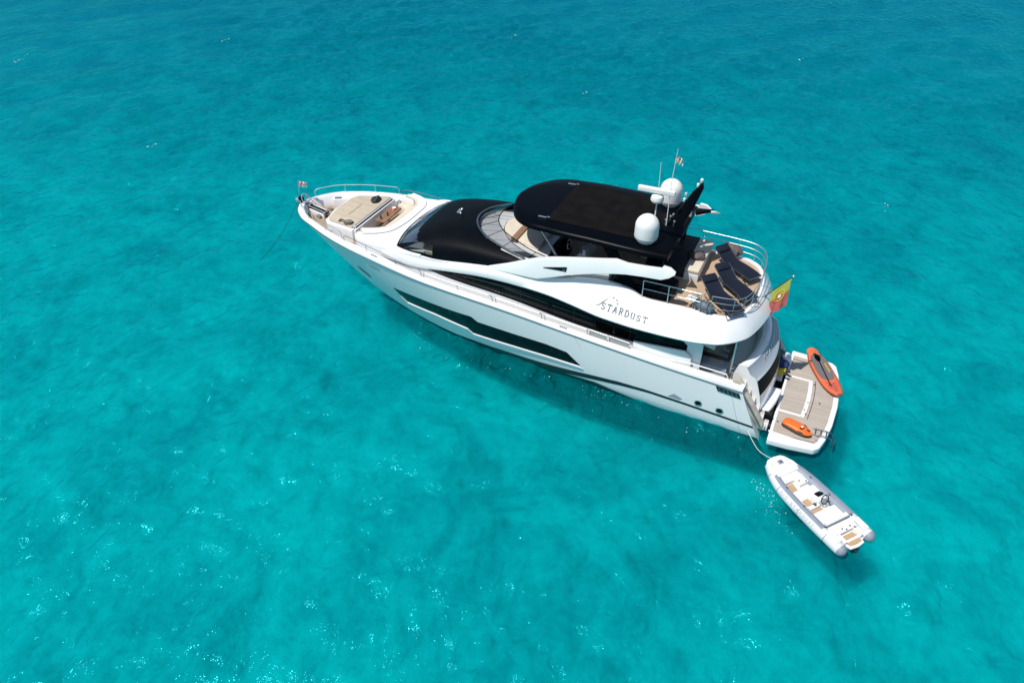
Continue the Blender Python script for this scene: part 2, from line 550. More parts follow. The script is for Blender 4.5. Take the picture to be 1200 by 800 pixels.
def bed_mat():
    """pale sand with weed and rock patches; deeper and bluer offshore"""
    m = bpy.data.materials.new("sea_bed")
    m.use_nodes = True
    t, N, Lk, noise, mr, mth, mixc = node_tools(m)
    b = t.nodes["Principled BSDF"]
    obj = N("ShaderNodeTexCoord").outputs["Object"]
    p = mth('ADD', mth('MULTIPLY', mr(noise(0.12, 5, .6, obj, .4), .40, .60, 0, 1), .36), mth('MULTIPLY', mr(noise(.36, 7, .68, obj, .6), .38, .62, 0, 1), .40))
    p = mth('ADD', p, mth('MULTIPLY', mr(noise(1.2, 6, .68, obj, .8), .36, .64, 0, 1), .26))
    sh = mixc(p, (.01, .300, .335), (.05, .610, .615))
    dp = mixc(p, (0, .128, .190), (0, .212, .288))
    Lk(mixc(offshore(N, Lk, mr, mth, obj), sh, dp), b.inputs["Base Color"])
    b.inputs["Roughness"].default_value = 1.0
    b.inputs["Specular IOR Level"].default_value = 0.0
    # light is scattered in the water above the bed, which blurs every shadow on it
    b.inputs["Subsurface Weight"].default_value = 1.0
    b.inputs["Subsurface Radius"].default_value = (1.0, 1.0, 1.0)
    b.inputs["Subsurface Scale"].default_value = 2.4
    b.subsurface_method = 'BURLEY'
    return m

def water_mat():
    m = bpy.data.materials.new("sea_water")
    m.use_nodes = True
    t, N, Lk, noise, mr, mth, mixc = node_tools(m)
    t.nodes.clear()
    out = N("ShaderNodeOutputMaterial")
    obj = N("ShaderNodeTexCoord").outputs["Object"]
    dep = offshore(N, Lk, mr, mth, obj)
    # the bed as it colours the water column: sand glowing through, weed and rock darker
    p = mth('ADD', mth('MULTIPLY', mr(noise(.11, 5, .55, obj, .9), .40, .60, 0, 1), .30), mth('MULTIPLY', mr(noise(.34, 6, .65, obj, 1.4), .38, .62, 0, 1), .42))
    p = mth('ADD', p, mth('MULTIPLY', mr(noise(1.1, 5, .65, obj, 2.2), .34, .66, 0, 1), .28))
    body = mixc(dep, mixc(p, (0, .190, .222), (0, .295, .315)), mixc(p, (0, .106, .163), (0, .155, .218)))
    # ripples: soft ones shape the water body, steep little ones only the reflections
    mp = N("ShaderNodeMapping"); mp.inputs["Rotation"].default_value = (0, 0, R(-10)); mp.inputs["Scale"].default_value = (1.35, 0.85, 1)
    Lk(obj, mp.inputs[0])
    r1 = noise(1.5, 4, .55, mp.outputs[0], .5)
    r2 = noise(6.5, 3, .5, mp.outputs[0], .4)
    puff = mr(noise(.35, 3, .5, obj, .4), .40, .66, .25, 1.0)
    b0 = N("ShaderNodeBump"); b0.inputs["Strength"].default_value = 1.0; b0.inputs["Distance"].default_value = 0.30
    r3 = noise(3.6, 3, .5, mp.outputs[0], .3)
    Lk(mth('ADD', r1, mth('MULTIPLY', r3, .28)), b0.inputs["Height"])
    b1 = N("ShaderNodeBump"); b1.inputs["Strength"].default_value = 1.0; b1.inputs["Distance"].default_value = 0.17
    Lk(r1, b1.inputs["Height"])
    b2 = N("ShaderNodeBump"); b2.inputs["Strength"].default_value = 1.0; b2.inputs["Distance"].default_value = 0.040
    Lk(mth('MULTIPLY', r2, puff), b2.inputs["Height"]); Lk(b1.outputs[0], b2.inputs["Normal"])
    nor = b2.outputs[0]
    df = N("ShaderNodeBsdfDiffuse"); Lk(body, df.inputs["Color"]); Lk(b0.outputs[0], df.inputs["Normal"])
    tr = N("ShaderNodeBsdfTransparent"); tr.inputs[0].default_value = (.12, .95, .97, 1)
    m1 = N("ShaderNodeMixShader"); m1.inputs[0].default_value = 0.70
    Lk(df.outputs[0], m1.inputs[1]); Lk(tr.outputs[0], m1.inputs[2])
    gl = N("ShaderNodeBsdfGlossy"); gl.inputs["Roughness"].default_value = 0.10; Lk(nor, gl.inputs["Normal"])
    gl.inputs["Color"].default_value = (.06, .76, .96, 1)          # tints the reflected sky blue-green, its red taken out
    fr = N("ShaderNodeFresnel"); fr.inputs[0].default_value = 1.333; Lk(b1.outputs[0], fr.inputs["Normal"])
    m2 = N("ShaderNodeMixShader"); Lk(mth('MULTIPLY', fr.outputs[0], 1.15), m2.inputs[0])
    Lk(m1.outputs[0], m2.inputs[1]); Lk(gl.outputs[0], m2.inputs[2])
    Lk(m2.outputs[0], out.inputs[0])
    return m

water = make_sea()
water.data.materials.append(water_mat())
bed = build("seabed", MB().grid([[(x, y, -3.1) for y in (-2600, -300, 0, 300, 2600)] for x in (-2600, -300, 0, 300, 2600)]), bed_mat())
bed['kind'] = 'structure'

# ------------------------------------------------------------------ the yacht: hull form
Yr = smooth_tab((-.1, 2.82), (4, 2.95), (8, 3.05), (12, 3.10), (15, 3.08), (17, 2.95), (19, 2.70), (20, 2.46), (21.5, 1.92), (22.8, 1.22), (23.4, .58), (23.70, 0.0))
Zr = smooth_tab((0, 2.22), (.9, 2.26), (2.5, 2.38), (4, 2.5), (6, 2.69), (9, 3.0), (10.5, 3.15), (12.3, 3.29), (14.2, 3.42), (15.5, 3.53), (16.8, 3.68), (18, 3.82), (20, 3.97), (21.5, 4.03), (22.6, 4.01), (23.85, 3.88))
Yw = smooth_tab((0, 2.62), (4.5, 2.56), (7, 2.45), (9, 2.33), (12, 2.06), (15, 1.60), (17.0, 1.08), (18.3, .58), (19.1, .22), (19.5, 0))
CapH = smooth_tab((0, .20), (.9, .22), (1.6, .24), (3, .22), (6, .17), (8, .13), (12, .12), (15, .14), (17, .21), (18.5, .21), (20, .15), (22, .09), (23.85, .05))

def hull_pt(u, v, off=0.0, side=1):
    vv = max(v, 0.0)
    xa = -.05 + .95 * v; xs = 19.5 + 4.3 * vv ** .75 + (1.2 * v if v < 0 else 0)
    x = xa + (xs - xa) * u
    xw = -.05 + 19.55 * u; xr = .9 + 22.9 * u
    k = .55 + .5 * min(1, max(0, u - .30) / .5)
    y = Yw(xw) + (Yr(xr) - Yw(xw)) * vv ** k
    if v < 0: y *= 1 + 0.28 * v
    z = v * Zr(xr)
    if v < 0: z *= 1 - .8 * u ** 2
    if off:
        a = Vector(hull_pt(u + .004, v)); b = Vector(hull_pt(u - .004, v))
        c = Vector(hull_pt(u, v + .02)); d = Vector(hull_pt(u, v - .02))
        n = (a - b).cross(c - d).normalized()
        if n.y < 0: n = -n
        x += n.x * off; y += n.y * off; z += n.z * off
    return (x, y * side, z)

yacht = thing("motor_yacht", "white motor yacht with black roof and hardtop, anchored on turquoise water", "yacht")

US = [i / 96 for i in range(97)]
VS = [-.9, -.7, -.5, -.3, -.12, 0, .08, .16, .26, .38, .5, .62, .74, .86, .94, 1.0]
mb = MB()
for side in (1, -1):
    mb.grid([[hull_pt(u, v, 0, side) for v in VS if v >= 0] for u in US], 0)
    mb.grid([[hull_pt(u, v, 0, side) for v in VS if v <= 0] for u in US], 1)
mb.grid([[hull_pt(u, VS[0], 0, 1) for u in US], [(hull_pt(u, VS[0])[0], 0, hull_pt(u, VS[0])[2] - .5 * (1 - u)) for u in US], [hull_pt(u, VS[0], 0, -1) for u in US]], 1)
# transom skin
mb.grid([[hull_pt(0, v, 0, 1) for v in VS], [hull_pt(0, v, 0, -1) for v in VS]], 0)
hull = build("hull", mb, ['hull', 'antifoul'], yacht)

def hull_patch(pts, off, n=1):
    """closed strip polygons on the hull side from (u, v) pairs"""
    return [hull_pt(u, v, off) for u, v in pts]

def hull_ribbon(name, top, bot, thick, material, parent, sides=(1, -1), n=40, label=None):
    """raised plate on the hull side between two (u, v) curves"""
    tu = lambda L, s: (np.interp(s, np.linspace(0, 1, len(L)), [a for a, b in L]), np.interp(s, np.linspace(0, 1, len(L)), [b for a, b in L]))
    m_ = MB()
    for sd in sides:
        rows = []
        for i in range(n + 1):
            s = i / n
            (u1, v1), (u2, v2) = tu(top, s), tu(bot, s)
            r = []
            for k in range(5):
                q = k / 4
                r.append(hull_pt(u1 + (u2 - u1) * q, v1 + (v2 - v1) * q, thick, sd))
            r = [hull_pt(u1, v1, -.02, sd)] + r + [hull_pt(u2, v2, -.02, sd)]
            rows.append(r)
        m_.grid(rows)
    return build(name, m_, material, parent)

# long black hull window with its step and the two pointed ends
WP = [((.7608, .538), (.7608, .535)), ((.759, .539), (.7667, .417)), ((.752, .542), (.7704, .320)), ((.662, .591), (.6833, .361)), ((.605, .615), (.6140, .346)),
      ((.5516, .641), (.6026, .342)), ((.5476, .641), (.601, .269)), ((.542, .575), (.592, .271)), ((.462, .593), (.4961, .330)), ((.3854, .621), (.4115, .377)), ((.3444, .604), (.341, .405)), ((.3321, .407), (.3321, .405))]
hull_ribbon("hull_window", [q[0] for q in WP], [q[1] for q in WP], .012, 'black_gloss', yacht, n=88)
# the bright ledge under it
SB = [(.7667, .417), (.7704, .320), (.6833, .361), (.6026, .342), (.601, .269), (.4961, .330), (.4115, .377), (.3321, .405)]
hull_ribbon("window_sill", [(u, v - .002) for u, v in SB], [(u + (.004 if i < 2 else 0), v - .032) for i, (u, v) in enumerate(SB)], .05, 'hull', yacht, n=84)
# boot stripe and antifouling
st = [(.0, .285), (.05, .315), (.13, .352), (.20, .367), (.26, .345), (.3075, .302), (.36, .245), (.42, .185), (.48, .145), (.54, .115), (.62, .06), (.72, .0)]
sb = [(.0, .242), (.05, .270), (.13, .306), (.20, .316), (.26, .275), (.3075, .225), (.36, .16), (.42, .085), (.48, .04), (.54, .01), (.62, -.01), (.72, -.03)]
hull_ribbon("boot_stripe", st, sb, .010, 'antifoul', yacht, n=60)
hull_ribbon("antifouling", [(.24, -.02), (.29, .09), (.33, .145), (.40, .10), (.4543, .075), (.5335, .105), (.62, .05), (.72, -.02)], [(.24, -.1), (.29, -.1), (.33, -.1), (.40, -.1), (.4543, -.1), (.5335, -.1), (.62, -.1), (.72, -.1)], .006, 'antifoul', yacht, n=50)

# rub rail: dark line under the bulwark
mb = MB()
for sd in (1, -1):
    mb.tube([hull_pt(u, 1.0, .012, sd) for u in US[:-1]] + [hull_pt(1.0, 1.0, 0, sd)], .020, 6)
build("rub_rail", mb, 'chrome_dark', yacht)

# portholes, vents and small badges on the port side (mirrored to starboard)
for (u, v) in ((.0961, .443), (.0573, .419)):
    for sd in (1, -1):
        c = Vector(hull_pt(u, v, .0, sd)); n = (Vector(hull_pt(u, v, .2, sd)) - c).normalized()
        mb = MB()
        mb.lathe([(.155, -.02), (.155, .022), (.125, .022), (.125, .012)], c, 22, 0, n)
        mb.lathe([(.0, .006), (.122, .006), (.122, .0125), (0.0, .0125)], c, 22, 1, n)
        build("porthole", mb, ['steel', 'black_gloss'], yacht)
for sd in (1, -1):
    mb = MB()
    a = [hull_pt(.1554, .403, .0, sd), hull_pt(.139, .49, .0, sd), hull_pt(.127, .432, .0, sd), hull_pt(.135, .395, .0, sd)]
    n = Vector(hull_pt(.14, .4, .2, sd)) - Vector(hull_pt(.14, .4, 0, sd))
    mb.plate(a, n * .10, 0)
    build("exhaust_vent", mb, 'grey_grp', yacht)
    # hawse opening in the bow flare
    mb = MB()
    q = [hull_pt(.851, .61, .012, sd), hull_pt(.842, .60, .012, sd), hull_pt(.834, .505, .012, sd), hull_pt(.841, .505, .012, sd)]
    n = Vector(hull_pt(.842, .55, .1, sd)) - Vector(hull_pt(.842, .55, 0, sd))
    mb.plate(q, n * .2, 0)
    build("anchor_pocket", mb, 'black_gloss', yacht)
# door seam near the stern
mb = MB()
for sd in (1, -1):
    mb.tube([hull_pt(.021 + .011 * (1 - k / 10), .03 + .83 * k / 10, .001, sd) for k in range(11)], .007, 5)
mb.tube([hull_pt(.300, .80 + .19 * k / 6, .001, 1) for k in range(7)], .006, 5)
mb.tube([hull_pt(.300, .80 + .19 * k / 6, .001, -1) for k in range(7)], .006, 5)
build("panel_seam", mb, 'grey_grp', yacht)
# dark grille where the rub rail ends
for sd in (1, -1):
    mb = MB()
    mb.plate([hull_pt(.045, .965, .0, sd), hull_pt(.006, .955, .0, sd), hull_pt(.006, .855, .0, sd), hull_pt(.045, .875, .0, sd)], (0, .03 * sd, 0), 0)
    for k in range(5):
        x = .010 + k * .0072
        mb.plate([hull_pt(x, .945, .03, sd), hull_pt(x + .003, .945, .03, sd), hull_pt(x + .003, .880, .03, sd), hull_pt(x, .875, .03, sd)], (0, .008 * sd, 0), 1)
    build("vent_grille", mb, ['black_rubber', 'chrome_dark'], yacht)

# ------------------------------------------------------------------ bulwark and decks
XB = [.9 + (23.8 - .9) * (1 - (1 - i / 90) ** 1.25) for i in range(91)]
def cap_z(x): return Zr(x) + CapH(x)
def inset(x, d):
    """half breadth of the sheer line moved d inboard (square to the outline)"""
    a = (Yr(x + .05) - Yr(x - .05)) / .1 if .9 < x < 23.7 else (-3.0 if x >= 23.7 else .03)
    return max(Yr(x) - d * math.sqrt(1 + min(a * a, 6.0)), 0.0)
def deck_z(x): return float(np.interp(x, [1, 6, 12, 15, 17, 19, 24], [1.8, 2.2, 2.65, 2.95, 3.25, 3.5, 3.52]))
mb = MB()
for sd in (1, -1):
    rows = []
    for x in XB:
        zr, zc = Zr(x), cap_z(x)
        y0 = Yr(x)
        rows.append([(x, sd * y0, zr), (x - .01, sd * max(y0 - .015, 0), zr + .6 * (zc - zr)), (x - .02, sd * max(y0 - .05, 0), zc - .03), (x - .03, sd * inset(x, .085), zc),
                     (x - .05, sd * inset(x, .26), zc), (x - .06, sd * inset(x, .29), zc - .03), (x - .08, sd * inset(x, .32), deck_z(x) - .1)])
    mb.grid(rows)
build("bulwark", mb, 'white', yacht, angle=50)
# deck sheet under everything
mb = MB()
rows = []
for x in [1.2 + 21.9 * i / 60 for i in range(61)]:
    y = max(inset(x, .30), .02)
    rows.append([(x, y * k / 6, deck_z(x)) for k in range(-6, 7)])
mb.grid(rows)
build("foredeck", mb, 'teak_bow', yacht)

# bow fittings
mb = MB()
mb.prism([(23.25, .22), (23.62, .10), (23.62, -.12), (23.25, -.26)], 3.50, lambda x, y: 3.84 + .05 * (x - 23))
build("bow_platform", mb, 'white', yacht, bev=.03)
mb = MB()
mb.box((23.62, 0, 3.98), (.55, .16, .10), mi=0)
mb.lathe([(.09, -.1), (.13, -.07), (.13, .07), (.09, .1)], (23.86, 0, 3.98), 14, 0, (0, 1, 0))
mb.tube([(23.72, .12, 3.9), (23.80, .14, 3.62), (24.02, .0, 3.45), (23.80, -.14, 3.62), (23.72, -.12, 3.9)], .05, 8, 1)
mb.tube([(23.55, 0, 4.0), (24.0, 0, 3.5)], .045, 8, 1)
build("anchor_roller", mb, ['steel', 'chrome_dark'], yacht)
mb = MB()
mb.tube([(23.30 + .16 * math.cos(a), .26 * math.sin(a), 4.10 + .30 * math.sin(a) * 0 + .32 * max(0, math.cos(a))) for a in [2 * math.pi * k / 20 for k in range(20)]], .022, 7, closed=True)
mb.tube([(23.42, .16, 3.85), (23.42, .16, 4.34)], .02, 6)
mb.tube([(23.42, -.16, 3.85), (23.42, -.16, 4.34)], .02, 6)
build("bow_pulpit", mb, 'steel', yacht)
mb = MB()
mb.ball((23.50, .14, 4.20), .15, 9, 0, (1, .9, 1))
mb.lathe([(.05, 0), (.05, .2)], (23.50, .14, 3.9), 10)
build("searchlight", mb, 'black_paint', yacht)
# chain trough running aft from the roller, black inside a white coaming
mb = MB()
mb.prism([(23.35, -.02), (23.30, -.24), (22.1, .02), (22.1, .24)], 3.45, 3.80, 1)
mb.prism([(23.32, .06), (23.34, -.005), (22.1, .25), (22.1, .33)], 3.45, 3.70, 0)
mb.prism([(23.30, -.25), (23.28, -.32), (22.1, -.07), (22.1, .01)], 3.45, 3.77, 0)
mb.box((23.28, -.12, 3.80), (.26, .22, .16), mi=1)
mb.box((22.08, .13, 3.74), (.10, .36, .16), mi=1)
build("chain_trough", mb, ['white', 'black_rubber'], yacht, bev=.012)
mb = MB()
for yy in (.42, -.5):
    mb.lathe([(.07, 0), (.08, .12), (.11, .14), (.11, .18)], (22.35, yy, 3.5), 12)
build("windlass", mb, 'steel', yacht)

# foredeck sun pad island: white moulding with a pointed front and a beige pad
isl = [(19.42, 1.62), (21.00, 1.42), (21.22, 1.22), (21.46, .2), (21.44, -1.05), (21.22, -1.40), (19.75, -1.94), (19.42, -1.94)]
mb = MB()
mb.prism(isl, 3.35, lambda x, y: 4.17 - .02 * (x - 19))
mb2 = MB()
build("sunpad_base", mb, 'white', yacht, bev=.06, seg=3)
pad = [(19.50, 1.48), (20.94, 1.30), (21.08, 1.16), (21.28, .2), (21.25, -1.0), (21.08, -1.30), (19.72, -1.80), (19.50, -1.80)]
mb2.prism(pad, 4.14, lambda x, y: 4.28 - .02 * (x - 19))
sp_ = build("sunpad", mb2, 'beige', yacht, bev=.045, seg=3)
mb = MB()
for yy in (-1.05, -.62, -.18, .27, .72):
    x1 = 21.16 - .18 * abs(yy)
    mb.tube([(19.56, yy, 4.272), (x1, yy, 4.285 - .02 * (x1 - 18.9))], .007, 5)
for xx in (20.35,):
    mb.tube([(xx, -.55, 4.262), (xx, .55, 4.262)], .011, 5)
build("seam", mb, 'seam', sp_)
# black and white backrest edge facing the lounge
mb = MB()
mb.box((19.40, -.13, 4.22), (.13, 3.16, .16), mi=1)
mb.box((19.30, -.13, 3.86), (.09, 3.40, .66), mi=0)
build("backrest", mb, ['white', 'brown_bag'], yacht, bev=.03)

# sunken lounge aft of the pad: floor, sofa, table
mb = MB(); mb.box((18.7, -.1, 3.40), (1.5, 3.6, .30)); build("lounge_floor", mb, 'teak_bow', yacht)
# trunk cabin top: white moulding carrying the sofa, open to the lounge
tr = [(18.75, 2.22), (19.05, 1.95), (19.10, 1.62), (18.6, 1.36), (18.0, 1.05), (17.75, .6), (17.75, -1.5), (17.95, -1.95), (18.8, -2.0), (18.85, -2.12), (18.3, -2.36), (16.3, -2.52), (15.2, -2.5), (15.2, 2.5), (16.3, 2.52), (17.8, 2.38)]
mb = MB()
mb.prism(tr, 3.0, lambda x, y: 4.30 + .05 * (17.5 - x))
build("trunk_cabin", mb, 'white', yacht, bev=.09, seg=4)
def strip_path(path, w, z0, z1, cr=.0):
    """cushion following a path, w to the left"""
    P = [Vector((x, y, 0)) for x, y in path]
    rows = []
    for i, q in enumerate(P):
        t = (P[min(i + 1, len(P) - 1)] - P[max(i - 1, 0)]).normalized()
        n = Vector((-t.y, t.x, 0))
        a = q; b = q + n * w
        rows.append([(a.x, a.y, z0), (a.x, a.y, z1 - .03), (a.x + n.x * .04, a.y + n.y * .04, z1), (b.x - n.x * .04, b.y - n.y * .04, z1), (b.x, b.y, z1 - .03), (b.x, b.y, z0)])
    return MB().loft(rows)
sofa_path = [(19.0, 1.46), (18.5, 1.22), (18.1, .92), (17.9, .45), (17.85, -.2), (17.85, -.9), (17.9, -1.5), (18.2, -1.9), (18.85, -2.1)]
sofa_s = [(q.x, q.y) for q in spline([(a, b, 0) for a, b in sofa_path], 4)]
sf = build("sofa", strip_path(sofa_s, .52, 3.6, 4.06), 'cream', yacht, angle=60)
back_s = [(x - .02, y + (.02 if y > 0 else -.02)) for x, y in sofa_s]
bk = build("sofa_back", strip_path(back_s, -.20, 3.9, 4.33), 'cream', yacht, angle=60)
bk2 = build("sofa_surround", strip_path([(x - .18, y + (.1 if y > .6 else -.05)) for x, y in sofa_s], -.30, 3.88, 4.352), 'white', yacht, angle=60)
mb = MB()
mb.box((18.86, -.55, 4.04), (.56, 1.50, .05), mi=0)
mb.box((18.86, -1.02, 4.078), (.50, .62, .02), mi=0)
mb.lathe([(.20, 3.5), (.07, 3.56), (.07, 4.0), (.2, 4.015)], (18.86, -.55, 0), 14, 1)
build("lounge_table", mb, ['wood_table', 'steel'], yacht, bev=.008)
mb = MB()
for (a, b) in ((19.5, 2.05), (20.7, 1.62), (20.9, -1.70)):
    mb.box((a, b, 3.83 if abs(b) < 2 else 3.80), (.26, .05, .05))
build("cleat", mb, 'steel', yacht, bev=.01)
# starboard and port inner lockers beside the pad
mb = MB()
for sd in (1, -1):
    if sd == 1: continue
    poly = [(19.3, -1.95), (20.9, -1.55), (22.3, -.78), (22.5, -.98), (21.3, -1.66), (20.4, -2.0), (19.3, -2.28)]
    mb.prism(poly, 3.3, 3.98)
build("locker", mb, 'white', yacht, bev=.04)
mb = MB(); mb.box((22.15, -1.02, 3.995), (.34, .16, .03), R(28)); build("deck_hatch", mb, 'dark_glass' if False else 'grey_bag', yacht, bev=.01)

# ------------------------------------------------------------------ deckhouse side
def house_y(x, z):
    return tab((2.5, 2.42), (9, 2.48), (13, 2.52), (15.5, 2.54), (17.5, 2.42), (18.7, 2.02))(x) - .035 * (z - 3.2)
mb = MB()
xs = [2.7 + (18.7 - 2.7) * i / 60 for i in range(61)]
def house_top(x): return tab((2.7, 4.25), (9, 4.40), (11, 4.48), (13, 4.45), (15.2, 4.36), (17.5, 4.30), (18.7, 4.22))(x)
for sd in (1, -1):
    mb.grid([[(x, sd * house_y(x, z), z) for z in [deck_z(x) - .04 + (house_top(x) - deck_z(x) + .04) * k / 6 for k in range(7)]] for x in xs])
mb.grid([[(2.7, 2.42 * k / 6, 1.7 + 2.6 * j / 3) for k in range(-6, 7)] for j in range(4)], 1)
build("deckhouse", mb, ['white', 'black_gloss'], yacht)
# dark glass band along the saloon
wlo = smooth_tab((3.3, 2.95), (6.25, 2.94), (7.73, 3.03), (10.84, 3.42), (14.35, 3.73), (15.0, 3.84))
whi = smooth_tab((3.3, 3.42), (3.9, 3.9), (4.8, 4.1), (7, 4.26), (9.2, 4.36), (10.7, 4.34), (13.1, 4.18), (14.3, 3.98), (15.0, 3.86))
mb = MB()
for sd in (1, -1):
    rows = []
    for i in range(61):
        x = 3.3 + 11.7 * i / 60
        a, b = wlo(x), whi(x)
        rows.append([(x, sd * (house_y(x, a) - .01), a)] + [(x, sd * (house_y(x, a + (b - a) * k / 4) + .014), a + (b - a) * k / 4) for k in range(5)] + [(x, sd * (house_y(x, b) - .01), b)])
    mb.grid(rows)
build("saloon_window", mb, 'black_gloss', yacht)
mb = MB()
for sd in (1, -1):
    for x in (5.6, 8.0, 10.4, 12.6):
        mb.tube([(x, sd * (house_y(x, wlo(x)) + .015), wlo(x) + .02), (x - .02, sd * (house_y(x, whi(x)) + .015), whi(x) - .02)], .014, 5)
    mb.tube([(x, sd * (house_y(x, 3.6) + .016), wlo(x) + (whi(x) - wlo(x)) * .58) for x in np.linspace(4.4, 13.6, 24)], .022, 5)
build("window_bar", mb, 'black_rubber', yacht)

# ------------------------------------------------------------------ flybridge coaming, one moulding swept round the stern
ST = [  # (Lx, Ly, Lz, Tx, Ty, Tz) port side, bow to stern
    (17.3, 2.46, 3.9, 17.15, 2.30, 4.36), (16.6, 2.60, 3.9, 16.55, 2.42, 4.44), (15.4, 2.62, 3.86, 15.4, 2.42, 4.37), (14.4, 2.62, 4.0, 14.4, 2.42, 4.36), (13.0, 2.60, 4.17, 13.0, 2.42, 4.56),
    (12.0, 2.60, 4.26, 12.0, 2.42, 4.70), (10.75, 2.66, 4.33, 10.75, 2.42, 4.86), (9.2, 2.77, 4.34, 9.2, 2.40, 4.90), (8.0, 2.88, 4.24, 8.0, 2.40, 5.20), (6.9, 3.0, 4.13, 6.7, 2.38, 5.36),
    (5.9, 3.06, 4.09, 5.8, 2.37, 5.26), (5.2, 3.10, 4.09, 5.2, 2.36, 5.00), (4.2, 3.13, 4.12, 4.2, 2.34, 5.0), (3.3, 3.13, 4.17, 3.3, 2.33, 5.0), (2.62, 3.06, 4.22, 2.6, 2.30, 5.0),
    (1.98, 2.84, 4.24, 2.1, 2.22, 5.0), (1.28, 2.22, 4.28, 1.66, 1.86, 5.0), (.98, 1.50, 4.30, 1.42, 1.30, 5.0), (.80, .7, 4.32, 1.31, .65, 5.0), (.74, 0, 4.32, 1.28, 0, 5.0)]
full = ST + [(a, -b, c, d, -e, f) for a, b, c, d, e, f in ST[:-1][::-1]]
Ls = spline([q[:3] for q in full], 4); Ts = spline([q[3:] for q in full], 4)
rows = []
def inboard(T, d):
    # move towards the deck centre line of the flybridge
    c = Vector((max(T.x, 4.0) if T.x > 4 else 4.0, 0, T.z)); v = (c - T); v.z = 0
    return T + v.normalized() * d if v.length > .01 else T
for L, T in zip(Ls, Ts):
    T1 = inboard(T, .13); T2 = inboard(T, .15)
    mid = L.lerp(T, .5) + Vector((0, .05 * (1 if L.y > .3 else -1 if L.y < -.3 else 0), .03)) + (Vector((-.05, 0, 0)) if L.x < 2 else Vector((0, 0, 0)))
    under = inboard(L, .5); under.z = L.z + .06
    lip = Vector((L.x, L.y, L.z - .06)); lip = inboard(lip, .03)
    rows.append([inboard(under, .5), under, lip, L, mid, T, T1, Vector((T2.x, T2.y, 4.90 if T.x < 12 else T.z - .2))])
mb = MB(); mb.grid(rows)
build("flybridge_coaming", mb, 'white', yacht, angle=42)
# soffit under the overhang and fly deck
mb = MB()
xs = [1.45 + 9.8 * i / 30 for i in range(31)]
fy = tab((1.45, 1.15), (1.75, 1.75), (2.2, 2.10), (3, 2.2), (11.3, 2.3))
mb.grid([[(x, fy(x) * k / 8, 4.945) for k in range(-8, 9)] for x in xs])
build("flybridge_deck", mb, 'teak', yacht)
mb = MB()
mb.prism([(1.0, 1.3), (1.7, 2.2), (3, 2.5), (8, 2.4), (8, -2.4), (3, -2.5), (1.7, -2.2), (1.0, -1.3)], 4.36, 4.42)
build("soffit", mb, 'white', yacht)

# ------------------------------------------------------------------ wheelhouse roof shell with windscreen
xr_ = [16.95, 16.8, 16.5, 16.1, 15.7, 15.3, 14.9, 14.5, 14.0, 13.5, 13.0, 12.4, 11.6, 10.8, 10.0, 9.3]
edge_z = tab((9.3, 4.80), (11, 4.80), (12, 4.69), (13, 4.55), (14.4, 4.34), (15.4, 4.35), (16.55, 4.42), (17.2, 4.40))
crown = smooth_tab((9.3, 5.42), (11, 5.48), (12.4, 5.52), (13.4, 5.52), (14.3, 5.42), (15.2, 5.22), (15.8, 5.03), (16.3, 4.80), (16.7, 4.58), (16.95, 4.44))
ymax = tab((9.3, 2.38), (14, 2.40), (15.5, 2.40), (16.5, 2.36), (16.95, 2.30))
TT = [i / 28 for i in range(29)]
def roof_pt(x, t, off=0.0):
    a = math.pi * t
    c, s = math.cos(a), math.sin(a)
    y = ymax(x) * math.copysign(abs(c) ** .62, c)
    ze = edge_z(x)
    z = ze + (crown(x) - ze) * abs(s) ** .62
    xx = x + .45 * (abs(y / 2.4) ** 2.2) * -max(0, (x - 14.6) / 2.35) ** 1.2      # the front sweeps back at the corners
    return (xx, y, z + off)
# fine longitudinal stations
xs = list(np.linspace(16.95, 9.3, 64))
tt = [i / 60 for i in range(61)]
Wx0, Wx1 = 16.6, 14.75          # side window span
RING = tab((9.0, 2.15), (9.6, 2.13), (10.6, 2.07), (11.5, 1.89), (12.4, 1.53), (13.1, .92), (13.40, .3), (13.42, 0))
def cell_kind(i, j):
    x = .5 * (xs[i] + xs[i + 1]); t = .5 * (tt[j] + tt[j + 1])
    if x < 13.4 and abs(roof_pt(x, t)[1]) < RING(x): return 'open'
    tm = min(t, 1 - t)
    # windscreen: forward band between the two pillars
    x_top = 15.52 + .50 * (1 - ((t - .5) / .37) ** 2) if abs(t - .5) < .37 else 99
    if abs(t - .5) < .335 and x_top - .02 < x < 16.88: return 'screen'
    # side window: pointed at the front
    lo, hi = .014, .02 + .145 * min(1, (16.62 - x) / 1.1) if x < 16.62 else 0
    if 14.6 < x < 16.5 and lo < tm < hi: return 'side'
    return 'roof'
for kind, name, m_ in (('roof', 'wheelhouse_roof', 'black_roof'), ('screen', 'windscreen', 'dark_glass'), ('side', 'side_window', 'glass')):
    mb = MB()
    if kind == 'side':
        for half in (0, 1):
            mb = MB()
            mb.grid([[roof_pt(x, t) for t in tt] for x in xs], skip=lambda i, j: cell_kind(i, j) != kind or (tt[j] < .5) != (half == 0))
            build(name, mb, m_, yacht, angle=60)
    else:
        mb.grid([[roof_pt(x, t) for t in tt] for x in xs], skip=lambda i, j: cell_kind(i, j) != kind)
        o = build(name, mb, m_, yacht, angle=60)
